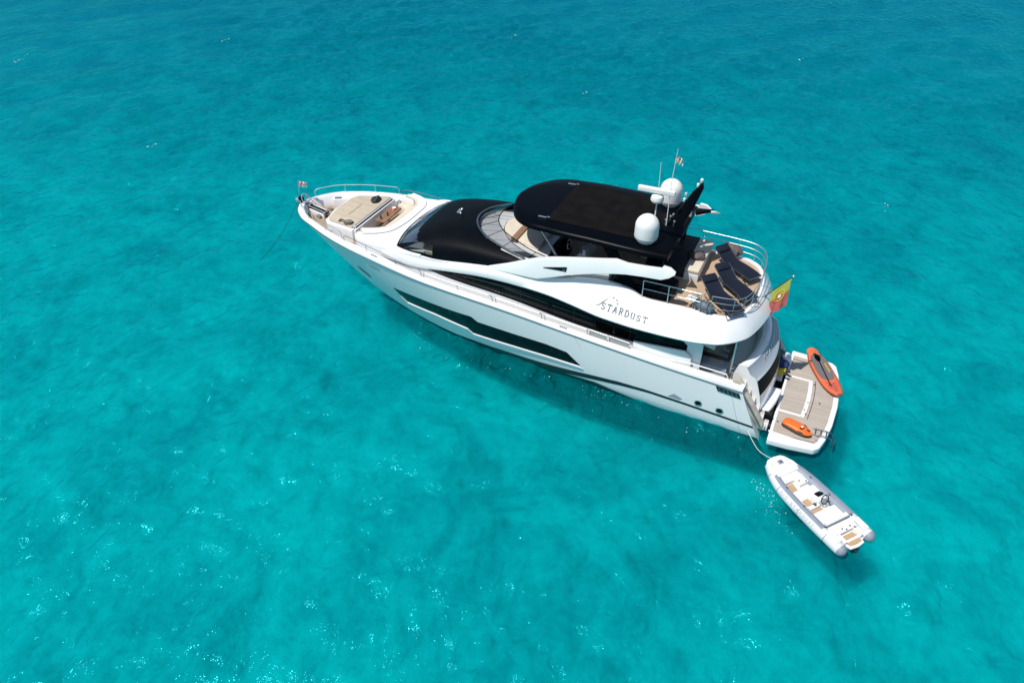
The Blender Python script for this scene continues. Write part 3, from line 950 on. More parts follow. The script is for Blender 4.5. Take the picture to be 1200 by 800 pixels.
# cabin behind the glass: floor, cream dashboard, brown helm seat
mb = MB()
mb.box((14.9, 0, 3.9), (3.6, 4.4, .10), mi=0)
mb.box((13.0, 0, 4.4), (.1, 4.2, 1.0), mi=0)
build("cabin_floor", mb, 'interior', yacht)
mb = MB()
mb.prism([(16.55, 1.5), (16.75, 0), (16.55, -1.5), (15.85, -1.7), (15.85, 1.7)], 4.05, lambda x, y: 4.30 - .14 * (x - 15.85))
build("dashboard", mb, 'grey_grp', yacht, bev=.04)
mb = MB(); mb.box((15.35, 1.35, 4.26), (1.7, 1.5, .30), R(6)); mb.box((15.35, -1.35, 4.26), (1.7, 1.5, .30), R(-6))
build("side_console", mb, 'cream', yacht, bev=.04)
mb = MB()
mb.box((14.92, 1.62, 4.50), (.40, .6, .44)); mb.box((14.74, 1.62, 4.66), (.14, .6, .5))
build("helm_seat", mb, 'brown_leather', yacht, bev=.07)
mb = MB()
for (a, b, c, d) in ((16.12, 1.0, .42, .26), (16.22, 1.34, .22, .18), (16.3, .45, .36, .12), (16.15, -.6, .3, .10)):
    mb.box((a, b, 4.36), (d, c, .06))
build("dash_patch", mb, 'white', yacht, bev=.01)  # white slabs added to show as bright patches through the windscreen
# wiper, roof searchlight
mb = MB()
mb.box((14.55, .02, 5.50), (.14, .34, .05), R(8)); mb.lathe([(.05, 0), (.06, .10), (.03, .13)], (14.5, -.12, 5.46), 10); mb.lathe([(.04, 0), (.05, .09), (.02, .12)], (14.38, .22, 5.46), 10)
build("roof_horn", mb, 'steel', yacht, bev=.008)
mb = MB()
for yy in (-.9, .0, .9):
    mb.tube([roof_pt(16.75, .5 - yy * .13, .03), roof_pt(16.0, .5 - yy * .13 + .05, .035)], .012, 5)
build("wiper", mb, 'black_rubber', yacht)

# flybridge wind deflector: smoked panes between a low black sill and a thin top rail
base = [(9.6, 2.16, 5.20), (10.6, 2.10, 5.32), (11.5, 1.92, 5.46), (12.4, 1.56, 5.54), (13.1, .95, 5.56), (13.42, .32, 5.57), (13.42, -.32, 5.57), (13.1, -.95, 5.56), (12.4, -1.56, 5.54), (11.5, -1.92, 5.46), (10.6, -2.10, 5.32), (9.6, -2.16, 5.20)]
topr = [(9.2, 2.02, 5.52), (10.2, 1.98, 5.72), (11.0, 1.80, 5.90), (11.7, 1.42, 5.97), (12.18, .86, 5.99), (12.36, .28, 6.0), (12.36, -.28, 6.0), (12.18, -.86, 5.99), (11.7, -1.42, 5.97), (11.0, -1.80, 5.90), (10.2, -1.98, 5.72), (9.2, -2.02, 5.52)]
B_ = spline(base, 4); T_ = spline(topr, 4)
mb = MB(); mb.grid([[a, a.lerp(b, .5) + Vector((0, 0, .02)), b] for a, b in zip(B_, T_)])
wd = build("wind_deflector", mb, 'smoke_glass', yacht, angle=80)
mb = MB(); mb.tube(T_, .022, 6); mb.tube(B_, .04, 6, 0)
for i in (3, 8, 12, 16, 19, 23, 25, 28, 32, 36, 41):
    if i < len(B_): mb.tube([B_[i], T_[i]], .013, 5)
build("deflector_frame", mb, 'black_paint', wd)
mb = MB(); mb.tube([q + Vector((.03, 0, .03)) for q in B_], .045, 7); build("deflector_trim", mb, 'chrome_dark', wd)

# ------------------------------------------------------------------ flybridge furniture
mb = MB()
mb.prism([(13.44, .35), (13.14, .98), (12.42, 1.60), (11.5, 1.96), (10.6, 2.14), (9.6, 2.18), (9.6, -2.18), (10.6, -2.14), (11.5, -1.96), (12.42, -1.60), (13.14, -.98), (13.44, -.35)], 4.7, 5.36)
build("forward_moulding", mb, 'matte_white', yacht, bev=.03)
mb = MB()
mb.prism([(12.25, 0), (12.1, .62), (11.65, 1.08), (11.45, 1.12), (11.45, -1.12), (11.65, -1.08), (12.1, -.62)], 5.34, 5.50)
mb.prism([(11.15, 1.15), (10.1, 1.45), (10.1, -1.4), (11.15, -1.15)], 5.34, 5.50)
build("flybridge_sunpad", mb, 'cream', yacht, bev=.05, seg=3)
mb = MB(); mb.box((11.30, 0, 5.47), (.28, 2.5, .16)); build("sunpad_headrest", mb, 'wood_table', yacht, bev=.03)
mb = MB()
mb.box((9.3, .9, 5.35), (.5, 1.3, .8), top=.85); mb.box((9.12, .9, 5.85), (.30, 1.1, .18))
build("helm_console", mb, 'black_paint', yacht, bev=.06)
mb = MB(); mb.tube([(8.92 + .02 * math.sin(a), 1.0 + .2 * math.cos(a), 5.75 + .2 * math.sin(a)) for a in [2 * math.pi * k / 18 for k in range(18)]], .018, 6, closed=True)
mb.tube([(9.1, 1.0, 5.7), (8.92, 1.0, 5.75)], .03, 6)
build("helm_wheel", mb, 'steel', yacht)
mb = MB()
for yy in (.6, 1.35):
    mb.box((8.3, yy, 5.35), (.5, .55, .14)); mb.box((8.05, yy, 5.72), (.14, .55, .66)); mb.box((8.3, yy, 5.1), (.2, .2, .4))
build("helm_chair", mb, 'grey_grp', yacht, bev=.05)
mb = MB()
mb.box((7.4, -1.6, 5.18), (3.2, .75, .46)); mb.box((7.4, -2.05, 5.5), (3.2, .2, .5)); mb.box((6.0, -.9, 5.18), (.6, .9, .46))
build("settee", mb, 'cream', yacht, bev=.06)
mb = MB(); mb.box((7.3, -.85, 5.62), (1.5, .7, .05)); mb.lathe([(.2, 4.95), (.06, 5.0), (.06, 5.6)], (7.3, -.85, 0), 12)
build("dining_table", mb, 'wood_table', yacht, bev=.01)
mb = MB()
mb.box((7.55, 1.75, 5.30), (1.5, .65, .70)); mb.box((7.55, 1.75, 5.67), (1.54, .69, .05))
build("wet_bar", mb, 'white', yacht, bev=.02)
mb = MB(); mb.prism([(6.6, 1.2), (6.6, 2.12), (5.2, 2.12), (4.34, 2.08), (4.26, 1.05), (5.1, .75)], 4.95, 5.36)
build("shade_block", mb, 'black_roof', yacht, bev=.06)  # black block added to darken the deck where the hardtop shades it
mb = MB(); mb.box((7.5, 1.75, 5.71), (.5, .4, .03)); mb.lathe([(.03, 5.69), (.03, 5.95), (.015, 5.97)], (7.1, 1.85, 0), 8); build("tap", mb, 'steel', yacht)
# aft sun pad, L of cream cushions on a white base
mb = MB(); mb.box((4.42, -.94, 5.14), (1.42, 2.52, .40)); build("pad_base", mb, 'white', yacht, bev=.04)
mb = MB(); mb.box((4.44, -.94, 5.40), (1.48, 2.56, .15)); build("aft_sunpad", mb, 'cream', yacht, bev=.05, seg=3)
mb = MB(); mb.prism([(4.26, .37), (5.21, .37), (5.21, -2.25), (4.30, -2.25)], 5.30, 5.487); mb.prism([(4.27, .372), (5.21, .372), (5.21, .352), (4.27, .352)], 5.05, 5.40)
build("sunpad_shade", mb, 'charcoal_shade', yacht, bev=.015)  # dark sheet added to deepen the hardtop's shade on the pad front

# ------------------------------------------------------------------ hardtop
hx = smooth_tab((4.55, 2.18), (5.5, 2.30), (7.5, 2.33), (9.3, 2.28), (10.2, 2.12), (10.8, 1.75), (11.2, 1.15), (11.42, .3), (11.44, 0))
xs = list(np.linspace(4.6, 10.6, 40)) + list(10.6 + (11.60 - 10.6) * np.sin(np.linspace(0.04, math.pi / 2, 16)))
def ht_half(x):
    if x < 9.6: return hx(x)
    q = min((x - 9.6) / 2.0, 1.0)
    return hx(9.6) * (1 - q ** 2.35) ** .5
def ht_row(x):
    w = max(ht_half(x), .01)
    top = 7.10 - .045 * ((x - 7.8) / 3.4) ** 2 * 2
    dr = min(1.0, w / .9)
    sect = [(.99, -.26), (1.0, -.19), (.985, -.11), (.94, -.045), (.86, -.012), (.6, .0), (.3, .006), (0, .008)]
    L = [(x, w * a, top + b * (1 if True else dr)) for a, b in sect]
    Rr = [(x, -w * a, top + b) for a, b in sect[::-1][1:]]
    low = [(x, -w * .9, top - .29), (x, 0, top - .30), (x, w * .9, top - .29)]
    return L + Rr + low
mb = MB(); mb.loft([ht_row(x) for x in xs])
ht = build("hardtop", mb, 'black_paint', yacht, angle=50)
mb = MB()
pr = []
for i in range(49):
    x = 6.05 + (9.62 - 6.05) * i / 48
    pr.append([(x, y, 7.120 - .03 * ((x - 7.8) / 3.4) ** 2 + .020 * abs(math.sin(3.1416 * 7 * i / 48)) * (1 - (y / 1.7) ** 4)) for y in [1.70 * k / 8 for k in range(-8, 9)]])
mb.grid(pr)
rim = [pr[0][k] for k in range(17)] + [r[-1] for r in pr[1:]] + [pr[-1][k] for k in range(15, -1, -1)] + [r[0] for r in pr[-2:0:-1]]
mb.grid([rim + [rim[0]], [(a, b, c - .05) for a, b, c in rim] + [(rim[0][0], rim[0][1], rim[0][2] - .05)]])
build("sunroof_canvas", mb, 'soft_top', ht, angle=70)
mb = MB()
for yy in (1.62, -1.50):
    mb.box((9.86, yy, 7.105), (.34, .07, .03), R(4)); mb.box((9.62, yy - .06, 7.115), (.12, .05, .03))
build("bracket", mb, 'steel', ht, bev=.006)
# black legs and glossy struts
mb = MB()
for sd in (1, -1):
    mb.tube([(9.72, sd * 2.12, 6.86), (9.2, sd * 2.22, 6.25), (8.75, sd * 2.26, 5.55)], [.045, .05, .06], 8)
build("strut", mb, 'chrome_dark', yacht)
for sd in (1, -1):
    mb = MB()
    mb.plate([(7.15, sd * 2.08, 6.82), (6.65, sd * 2.08, 6.82), (5.6, sd * 2.18, 5.35), (6.2, sd * 2.18, 5.35)], (0, .12 * sd, 0))
    build("leg", mb, 'black_paint', yacht, bev=.02)
    mb = MB()
    mb.plate([(5.4, sd * 1.9, 6.82), (4.75, sd * 1.9, 6.82), (4.95, sd * 1.95, 4.95), (5.5, sd * 1.95, 4.95)], (0, .10 * sd, 0))
    build("leg", mb, 'black_paint', yacht, bev=.02)

# white swept support arm each side
AR = [(11.9, 4.60, 4.74), (11.0, 4.72, 5.14), (10.2, 4.78, 5.52), (9.62, 4.84, 5.78), (8.9, 5.14, 6.0), (8.3, 5.40, 6.16), (7.6, 5.66, 6.34), (7.0, 5.86, 6.49), (6.4, 6.02, 6.64), (5.95, 6.12, 6.585), (5.3, 6.20, 6.64), (4.66, 6.25, 6.72), (4.60, 6.26, 6.84), (4.34, 6.40, 6.82), (4.14, 6.60, 6.68)]
for sd in (1, -1):
    rows = []
    for i, (x, zb, zt) in enumerate(AR):
        yo = np.interp(x, [4, 7, 10, 12], [2.74, 2.74, 2.64, 2.46]); yi = yo - np.interp(x, [4, 9.6, 11, 12], [.16, .26, .16, .06])
        dz = zt - zb
        rows.append([(x, sd * (yo - .03), zb), (x, sd * yo, zb + .05 * dz), (x, sd * (yo - .05), zt - .12 * dz), (x, sd * (yo - .12 * (yo - yi) - .06), zt), (x, sd * yi, zt - .02), (x, sd * yi, zb + .02)])
    mb = MB(); mb.loft(rows)
    arm = build("support_arm", mb, 'white', yacht, angle=36)
    mb = MB()
    yy = lambda x: sd * (np.interp(x, [4, 7, 10, 12], [2.74, 2.74, 2.64, 2.46]) - .02)
    mb.plate([(9.35, yy(9.35), 5.49), (8.33, yy(8.33), 5.78), (8.36, yy(8.36), 5.56), (8.5, yy(8.5), 5.56)], (0, .022 * sd, 0))
    build("arm_vent", mb, 'black_gloss', arm)
    mb = MB()
    mb.tube([(8.50, yy(8.5) + .026 * sd, 5.66), (8.40, yy(8.4) + .026 * sd, 5.58), (8.40, yy(8.4) + .026 * sd, 5.68)], .012, 4)
    build("vent_trim", mb, 'steel', arm)

# ------------------------------------------------------------------ mast and antennas on the hardtop
for sd in (1, -1):
    prof = [(.0, 7.02), (.30, 7.02), (.32, 7.08), (.43, 7.22), (.445, 7.32), (.445, 7.70)]
    prof += [(.445 * math.cos(a), 7.70 + .445 * math.sin(a)) for a in [math.pi / 2 * k / 9 for k in range(1, 9)]] + [(.01, 8.145)]
    mb = MB(); mb.lathe(prof, (5.65, 1.59 * sd, 0), 30)
    dome = build("satellite_dome", mb, 'matte_white', yacht, angle=30)
    mb = MB(); mb.lathe([(.40, 6.96), (.40, 7.05), (.3, 7.06)], (5.65, 1.59 * sd, 0), 24); build("dome_base", mb, 'black_paint', dome)
    mb = MB(); mb.lathe([(.447, 7.28), (.452, 7.29), (.447, 7.30)], (5.65, 1.59 * sd, 0), 30); build("dome_seam", mb, 'grey_grp', dome)
# radar on its pedestal
mb = MB(); mb.lathe([(.03, 6.95), (.03, 8.02)], (5.72, .3, 0), 10); mb.lathe([(.12, 8.0), (.22, 8.06), (.26, 8.16), (.22, 8.30), (.12, 8.36)], (5.72, .3, 0), 18)
rad = build("radar", mb, 'matte_white', yacht)
mb = MB(); mb.box((5.78, .30, 8.50), (1.42, .17, .19), R(2)); mb.box((5.75, .22, 8.42), (1.0, .10, .06), R(2)); build("radar_array", mb, 'matte_white', rad, bev=.05, seg=3)
# swept black mast fin
mb = MB()
pf = [(5.35, 6.95), (4.75, 6.95), (4.42, 7.75), (4.22, 8.50), (4.30, 8.72), (4.62, 8.30), (5.0, 7.55)]
mb.plate([(x, .30 - .9 * (z - 6.95) / 1.8, z) for x, z in pf], (0, -.20, 0))
mb.box((5.05, -.05, 7.04), (1.1, 1.5, .18))
build("mast_fin", mb, 'black_paint', yacht, bev=.035)
mb = MB()
for (x, y, z, r) in ((4.34, -.62, 8.80, .06), (4.44, -.56, 8.62, .055), (4.80, -.42, 8.22, .06), (4.82, -.30, 8.05, .05)):
    mb.lathe([(r * .6, -.10), (r, -.06), (r, .04), (r * .5, .07)], (x, y, z), 10)
build("mast_light", mb, 'matte_white', yacht)
mb = MB(); mb.lathe([(.10, 7.0), (.125, 7.02), (.125, 7.62), (.09, 7.70), (.03, 7.72)], (4.70, -.95, 0), 16)
for z in (7.14, 7.26, 7.38, 7.50): mb.lathe([(.126, z - .008), (.130, z), (.126, z + .008)], (4.70, -.95, 0), 16)
build("radome_cylinder", mb, 'matte_white', yacht)
mb = MB()
mb.plate([(4.6, -1.7, 6.98), (3.86, -1.62, 7.1), (4.45, -1.15, 7.02)], (0, 0, .10), 0)
mb.plate([(3.98, -1.60, 7.085), (3.58, -1.55, 7.10), (3.95, -1.42, 7.09)], (0, 0, .07), 1)
mb.plate([(4.6, 1.7, 6.98), (4.2, 1.62, 7.0), (4.55, 1.15, 7.0)], (0, 0, .08), 0)
build("aft_fin", mb, ['black_paint', 'matte_white'], yacht, bev=.015)
mb = MB()
for (x, y, h) in ((5.32, .25, .22), (5.20, .05, .30), (5.12, -.05, .36), (5.0, .2, .2)):
    mb.tube([(x, y, 7.1), (x - .03, y, 7.1 + h)], .018, 6)
    mb.lathe([(.05, 0), (.05, .05), (.02, .06)], (x - .03, y, 7.1 + h), 8)
build("antenna_cluster", mb, 'steel', yacht)
mb = MB(); mb.tube([(5.75, .1, 8.2), (5.80, .1, 9.55)], [.016, .008], 6); build("whip_antenna", mb, 'matte_white', yacht)

# ------------------------------------------------------------------ flybridge railings
def rail_run(name, pts, heights, posts, r=.019, parent=yacht, m_='steel'):
    """pts: deck level points; heights: bar heights above; posts: indices"""
    mb = MB()
    P = [Vector(q) for q in pts]
    for h in heights:
        mb.tube([q + Vector((0, 0, h)) for q in P], r if h == max(heights) else r * .7, 7)
    for i in posts:
        mb.tube([P[i], P[i] + Vector((0, 0, max(heights)))], r * .9, 6)
    return build(name, mb, m_, parent)
aft = spline([(5.4, -2.28, 5.0), (4.2, -2.30, 5.0), (2.7, -2.24, 5.0), (2.0, -2.10, 5.0), (1.62, -1.75, 5.0), (1.44, -1.2, 5.0), (1.36, -.4, 5.0), (1.36, .4, 5.0), (1.44, 1.2, 5.0), (1.62, 1.78, 5.0), (1.95, 2.12, 5.0), (2.75, 2.26, 5.0)], 4)
rail_run("railing", aft, (.28, .54, .80), [0, 4, 8, 12, 16, 20, 24, 28, 32, 36, 40, 44], .014)
prt = spline([(5.35, 2.30, 5.0), (4.6, 2.28, 5.0), (3.9, 2.27, 5.0), (3.15, 2.26, 5.0)], 3)
rail_run("railing", prt, (.42, .78), [0, 4, 9], .02)
mb = MB()
for x in np.linspace(2.85, 4.9, 9):
    mb.tube([(x, 1.98, 5.0), (x, 1.98, 5.02)], .01, 4)
# bulwark rails, port and starboard, in separate lengths
def bul_run(x0, x1, sd, h, n_post, m_='steel'):
    pts = []
    for i in range(17):
        x = x0 + (x1 - x0) * i / 16
        pts.append((x, sd * inset(x, .19), cap_z(x)))
    P = [Vector(q) for q in pts]
    mb = MB()
    top = [P[0], P[0] + Vector((.0, 0, h * .75)), P[0].lerp(P[1], .35) + Vector((0, 0, h))] + [q + Vector((0, 0, h)) for q in P[1:-1]] + [P[-1].lerp(P[-2], .35) + Vector((0, 0, h)), P[-1] + Vector((0, 0, h * .75)), P[-1]]
    mb.tube(top, .015, 7)
    for k in range(1, n_post):
        i = round(16 * k / n_post)
        mb.tube([P[i], P[i] + Vector((0, 0, h))], .013, 6)
    build("railing", mb, m_, yacht)
for sd in (1, -1):
    bul_run(23.2, 19.40, sd, .40, 3)
    bul_run(19.26, 14.98, sd, .29, 3, 'chrome_dark')  # darker steel on these lengths stands in for dark reflections
    bul_run(14.84, 11.52, sd, .26, 2, 'chrome_dark')
    bul_run(11.36, 9.26, sd, .25, 1, 'chrome_dark')
    bul_run(9.12, 7.26, sd, .25, 1, 'chrome_dark')
    # boarding gate: two grey mesh panels
    mb = MB()
    for (a, b) in ((7.15, 6.42), (6.32, 5.48)):
        mb.plate([(a, sd * inset(a, .17), cap_z(a) - .02), (b, sd * inset(b, .17), cap_z(b) - .02), (b, sd * inset(b, .17), cap_z(b) + .26), (a, sd * inset(a, .17), cap_z(a) + .28)], (0, -.02 * sd, 0), 0)
        mb.tube([(a, sd * inset(a, .16), cap_z(a)), (a, sd * inset(a, .16), cap_z(a) + .30), (b, sd * inset(b, .16), cap_z(b) + .28), (b, sd * inset(b, .16), cap_z(b))], .013, 5, 1)
    build("boarding_gate", mb, ['mesh_grey', 'steel'], yacht)
    # aft cockpit hand rail
    P = [(x, sd * inset(x, .20), cap_z(x)) for x in np.linspace(4.1, 1.62, 12)]
    P2 = [(a, b, c + .22 * min(1, 2.2 * i / 11)) for i, (a, b, c) in enumerate(P)]
    mb = MB(); mb.tube(P2 + [(1.50, sd * inset(1.5, .2), cap_z(1.5) - .02)], .026, 7)
    mb.tube([P[6], P2[6]], .02, 6)
    build("hand_rail", mb, 'matte_white', yacht)
# tread pads and badge on the port bulwark cap
mb = MB()
for x in (17.6, 8.42):
    for k in range(4):
        xx = x - k * .085
        mb.plate([(xx, inset(xx, .07), cap_z(xx) + .004), (xx - .055, inset(xx, .07), cap_z(xx) + .004), (xx - .045, inset(xx, .15), cap_z(xx) + .004), (xx + .01, inset(xx, .14), cap_z(xx) + .004)], (0, 0, .012))
build("cap_badge", mb, 'letters', yacht)

# ------------------------------------------------------------------ cockpit, transom, stairs
mb = MB(); mb.box((2.1, 0, 1.72), (2.6, 4.9, .10)); build("cockpit_floor", mb, 'teak_grey', yacht)
mb = MB()
mb.prism([(1.15, 1.9), (.95, 1.0), (.9, 0), (.95, -1.0), (1.15, -1.9), (1.9, -1.9), (1.75, -1.0), (1.7, 0), (1.75, 1.0), (1.9, 1.9)], 1.75, 2.25)
build("cockpit_sofa", mb, 'ivory_seat', yacht, bev=.05)
mb = MB(); mb.box((2.45, .2, 2.42), (.8, 2.0, .06)); mb.lathe([(.25, 1.78), (.08, 1.84), (.08, 2.4)], (2.45, .2, 0), 12); build("cockpit_table", mb, 'teak_grey', yacht, bev=.015)
mb = MB()
for yy in (.9, 1.25): mb.box((2.0, yy, 2.5), (.3, .10, .10))
mb.box((2.2, 2.0, 2.2), (1.0, .5, .9)); mb.box((2.2, 1.98, 2.68), (.6, .34, .03), mi=1); mb.box((1.6, 1.98, 2.68), (.35, .34, .03), mi=1)
build("cockpit_bar", mb, ['grey_grp', 'teak_grey'], yacht, bev=.02)
mb = MB(); mb.tube([(1.55, 2.32, 2.6), (1.55, 2.32, 4.3)], .035, 9); mb.tube([(1.55, -2.32, 2.6), (1.55, -2.32, 4.3)], .035, 9); build("overhang_post", mb, 'steel', yacht)
# wing panels between the house and the side bulwarks
mb = MB()
for sd in (1, -1):
    mb.plate([(5.4, sd * 2.50, 2.3), (3.0, sd * 2.50, 2.2), (3.05, sd * 2.50, 3.0), (3.35, sd * 2.50, 3.24), (5.4, sd * 2.50, 3.05)], (0, .10 * sd, 0))
build("side_wing", mb, 'white', yacht, bev=.03)
mb = MB(); mb.plate([(3.15, 2.62, 3.92), (2.2, 2.62, 4.02), (2.25, 2.62, 3.72)], (0, .03, 0)); build("lamp_cover", mb, 'stain', yacht)
# transom: profile swept across the beam, bulging aft in the middle
def tx(y, z=1.0): return (.25 + .20 * min(max((z - 1.2) / 1.7, 0), 1)) * (1 - (abs(y) / 2.15) ** 2.0)      # metres aft
TP = [(1.42, 2.55), (1.30, 2.98), (1.20, 3.03), (1.10, 3.02), (.98, 2.93)]            # coaming top lip
TA = [(.98, 2.93), (.80, 2.62), (.56, 2.50)]                                          # grey recess
TB = [(.56, 2.50), (.50, 2.40)]
TG = [(.50, 2.40), (.27, 1.74)]                                                       # black glass
TD = [(.27, 1.74), (.19, 1.42), (.14, .98)]                                           # white door
ys = [2.12 * k / 24 for k in range(-24, 25)]
def sweep(prof, mi, mb, dx=0.0):
    mb.grid([[(x - tx(y, z) + dx, y, z) for x, z in prof] for y in ys], mi)
mb = MB(); sweep(TP, 0, mb); sweep(TB, 0, mb); sweep(TD, 0, mb)
tr_o = build("transom", mb, 'white', yacht, angle=50)
mb = MB(); sweep(TA, 0, mb); build("transom_recess", mb, 'grey_grp', tr_o)
mb = MB(); sweep(TG, 0, mb); build("transom_window", mb, 'black_roof', tr_o)
# end cheeks of the transom
mb = MB()
for sd in (1, -1):
    pf = TP + TA[1:] + TB[1:] + TG[1:] + TD[1:] + [(.14, .4), (1.5, .4), (1.5, 2.5)]
    mb.plate([(x, sd * 2.12, z) for x, z in pf], (0, .06 * sd, 0))
build("transom_cheek", mb, 'white', tr_o)
# bench along the foot of the transom, cut back to starboard where the locker stands open
mb = MB()
bp_ = [(.20 - tx(y), y) for y in np.linspace(1.98, .42, 12)]
bpo = [(-.20, 1.92), (-.36, 1.2), (-.46, .42)]
mb.prism(bp_ + bpo[::-1], .72, .98)
build("transom_bench", mb, 'white', yacht, bev=.05, seg=3)
mb = MB(); mb.box((-.20, 1.96, .86), (.30, .06, .12)); mb.box((-.1, 1.62, .62), (.5, .5, .2)); build("bench_bracket", mb, 'black_rubber', yacht, bev=.01)
mb = MB()
mb.box((-.13, -1.45, .58), (.40, 1.70, .10)); mb.box((.10, -1.45, .80), (.06, 1.70, .45))
build("garage_shelf", mb, 'white', yacht, bev=.01)
# dark boxes stand in for the shade in garage mouth and platform gap
mb = MB(); mb.box((.19, 0, .45), (.3, 4.1, .9)); mb.box((-.20, 0, .12), (.50, 4.4, .10)); build("garage_shade", mb, 'interior', yacht)
# stairs down each side
for sd in (1, -1):
    mb = MB()
    n = 6
    for k in range(n):
        x0 = 1.12 - k * .235; z = 2.42 - k * .33
        mb.box((x0 - .12, sd * 2.26, z / 2 + .10), (.26, .24, z - .40), mi=0)
        mb.box((x0 - .12, sd * 2.26, z - .09), (.24, .22, .02), mi=1)
    st_ = build("stair", mb, ['white', 'stain'], yacht, bev=.015)
    # outer wing wall with a capping strip
    mb = MB()
    pf = [(1.35, 2.72, 2.76), (1.05, 2.56, 2.74), (-.12, .76, 2.60), (-.12, .40, 2.60), (1.05, 1.9, 2.70), (1.35, 1.9, 2.70)]
    n = len(pf)
    vs = [(x, sd * 2.36, z) for x, z, y in pf] + [(x, sd * y, z) for x, z, y in pf]
    mb.add(vs, [list(range(n))[::-1], list(range(n, 2 * n))] + [(i, (i + 1) % n, n + (i + 1) % n, n + i) for i in range(n)])
    build("stair_wing", mb, 'stain', yacht, bev=.03)
    mb = MB(); mb.tube([(1.06, sd * 2.80, 2.44), (.50, sd * 2.73, 1.56), (-.08, sd * 2.66, .62)], .03, 6); build("stair_trim", mb, 'chrome_dark', yacht)
# letters helper ----------------------------------------------------------
GL = {'S': [[(.92, .78), (.80, .95), (.5, 1.0), (.2, .93), (.1, .75), (.25, .58), (.72, .42), (.9, .25), (.8, .07), (.5, 0), (.2, .05), (.08, .22)]],
      'T': [[(0, .98), (1, .98)], [(.5, .98), (.5, 0)], [(.3, 0), (.7, 0)], [(0, .98), (0, .82)], [(1, .98), (1, .82)]],
      'A': [[(.05, 0), (.5, 1)], [(.5, 1), (.95, 0)], [(.24, .36), (.76, .36)], [(-.05, 0), (.2, 0)], [(.8, 0), (1.05, 0)]],
      'R': [[(.18, 0), (.18, 1)], [(.02, 1), (.6, 1), (.85, .9), (.88, .68), (.7, .52), (.18, .5)], [(.5, .5), (.95, 0)], [(.02, 0), (.34, 0)]],
      'D': [[(.15, 0), (.15, 1)], [(0, 1), (.55, 1), (.88, .8), (.95, .5), (.88, .2), (.55, 0), (0, 0)]],
      'U': [[(.12, 1), (.12, .3), (.25, .06), (.5, 0), (.75, .06), (.88, .3), (.88, 1)], [(0, 1), (.26, 1)], [(.74, 1), (1, 1)]],
      '/': [[(0, -.05), (.6, 1.05)]]}
def write(mb, text, place, h, w, gap, th, mi=0):
    """place(s, t) -> 3D point for s along the line, t up, in metres; strokes are small raised bars"""
    s = 0
    for ch in text:
        if ch != ' ':
            for stroke in GL[ch]:
                mb.tube([place(s + a * w, b * h) for a, b in stroke], th, 4, mi)
        s += w + gap
    return s
def wing_pt(x, f):
    """point on the outer slope of the coaming at station x, f from lower edge 0 to top 1"""
    i = min(range(len(Ls) // 2), key=lambda k: abs(Ls[k].x - x))
    k = i if Ls[i].x >= x else i - 1
    q = (Ls[k].x - x) / max(Ls[k].x - Ls[k + 1].x, 1e-6)
    L = Ls[k].lerp(Ls[k + 1], q); T = Ts[k].lerp(Ts[k + 1], q)
    mid = L.lerp(T, .5) + Vector((0, .05, .03))
    P = L.lerp(mid, f * 2) if f < .5 else mid.lerp(T, (f - .5) * 2)
    n = Vector((0, T.z - L.z, L.y - T.y)).normalized()
    return P + n * .008
def name_place(s, t):
    x = 6.82 - s
    return wing_pt(x, .235 + t / 1.02 + .015 * s)
mb = MB()
write(mb, "STARDUST", name_place, .185, .160, .092, .016)
for (s, t) in ((.36, .40), (.52, .36), (.60, .27)):      # three little stars above the name
    a = name_place(s, t)
    mb.tube([a + Vector((.03, 0, 0)), a - Vector((.03, 0, 0))], .012, 4); mb.tube([a + Vector((0, 0, .03)), a - Vector((0, 0, .03))], .012, 4)
mb.tube([name_place(-.22, .06), name_place(-.10, .10), name_place(.02, .22), name_place(.14, .32), name_place(.22, .33)], [.006, .014, .016, .012, .005], 5)
build("name_lettering", mb, 'letters', yacht)
def transom_place(s, t):
    y = 1.05 - s
    f = t / .38
    z = 2.64 + .26 * f
    return Vector((.80 + .15 * f - tx(y, z) - .02, y, z))
mb = MB(); write(mb, "STARDUST", transom_place, .24, .19, .085, .017)
build("transom_lettering", mb, 'silver_letters', tr_o)
# faint letters on the bow flare
mb = MB()
k = 0
for i in range(7):
    u0 = .7613 - i * .0040
    mb.plate([hull_pt(u0, .83, .004), hull_pt(u0 - .0026, .83, .004), hull_pt(u0 - .0026, .87, .004), hull_pt(u0, .87, .004)], (0, .006, .0))
build("bow_lettering", mb, 'faint_letters', yacht)

# ------------------------------------------------------------------ swim platform
pl = [(-.42, 3.02), (-1.2, 2.98), (-2.15, 2.84), (-2.32, 2.66), (-2.48, 2.1), (-2.62, 1.2), (-2.68, 0), (-2.62, -1.2), (-2.48, -2.1), (-2.32, -2.66), (-2.15, -2.84), (-1.2, -2.98), (-.42, -3.02)]
plc = pl
mb = MB(); mb.prism(plc, .20, .50)
plat = build("swim_platform", mb, 'white', yacht, bev=.06, seg=3)
tk = [(-.54, 2.62), (-2.12, 2.52), (-2.30, 2.0), (-2.42, 1.1), (-2.47, 0), (-2.42, -1.1), (-2.30, -2.0), (-2.05, -2.56), (-.54, -2.66)]
mb = MB(); mb.prism(tk, .495, .508); build("platform_decking", mb, 'teak_grey', plat)
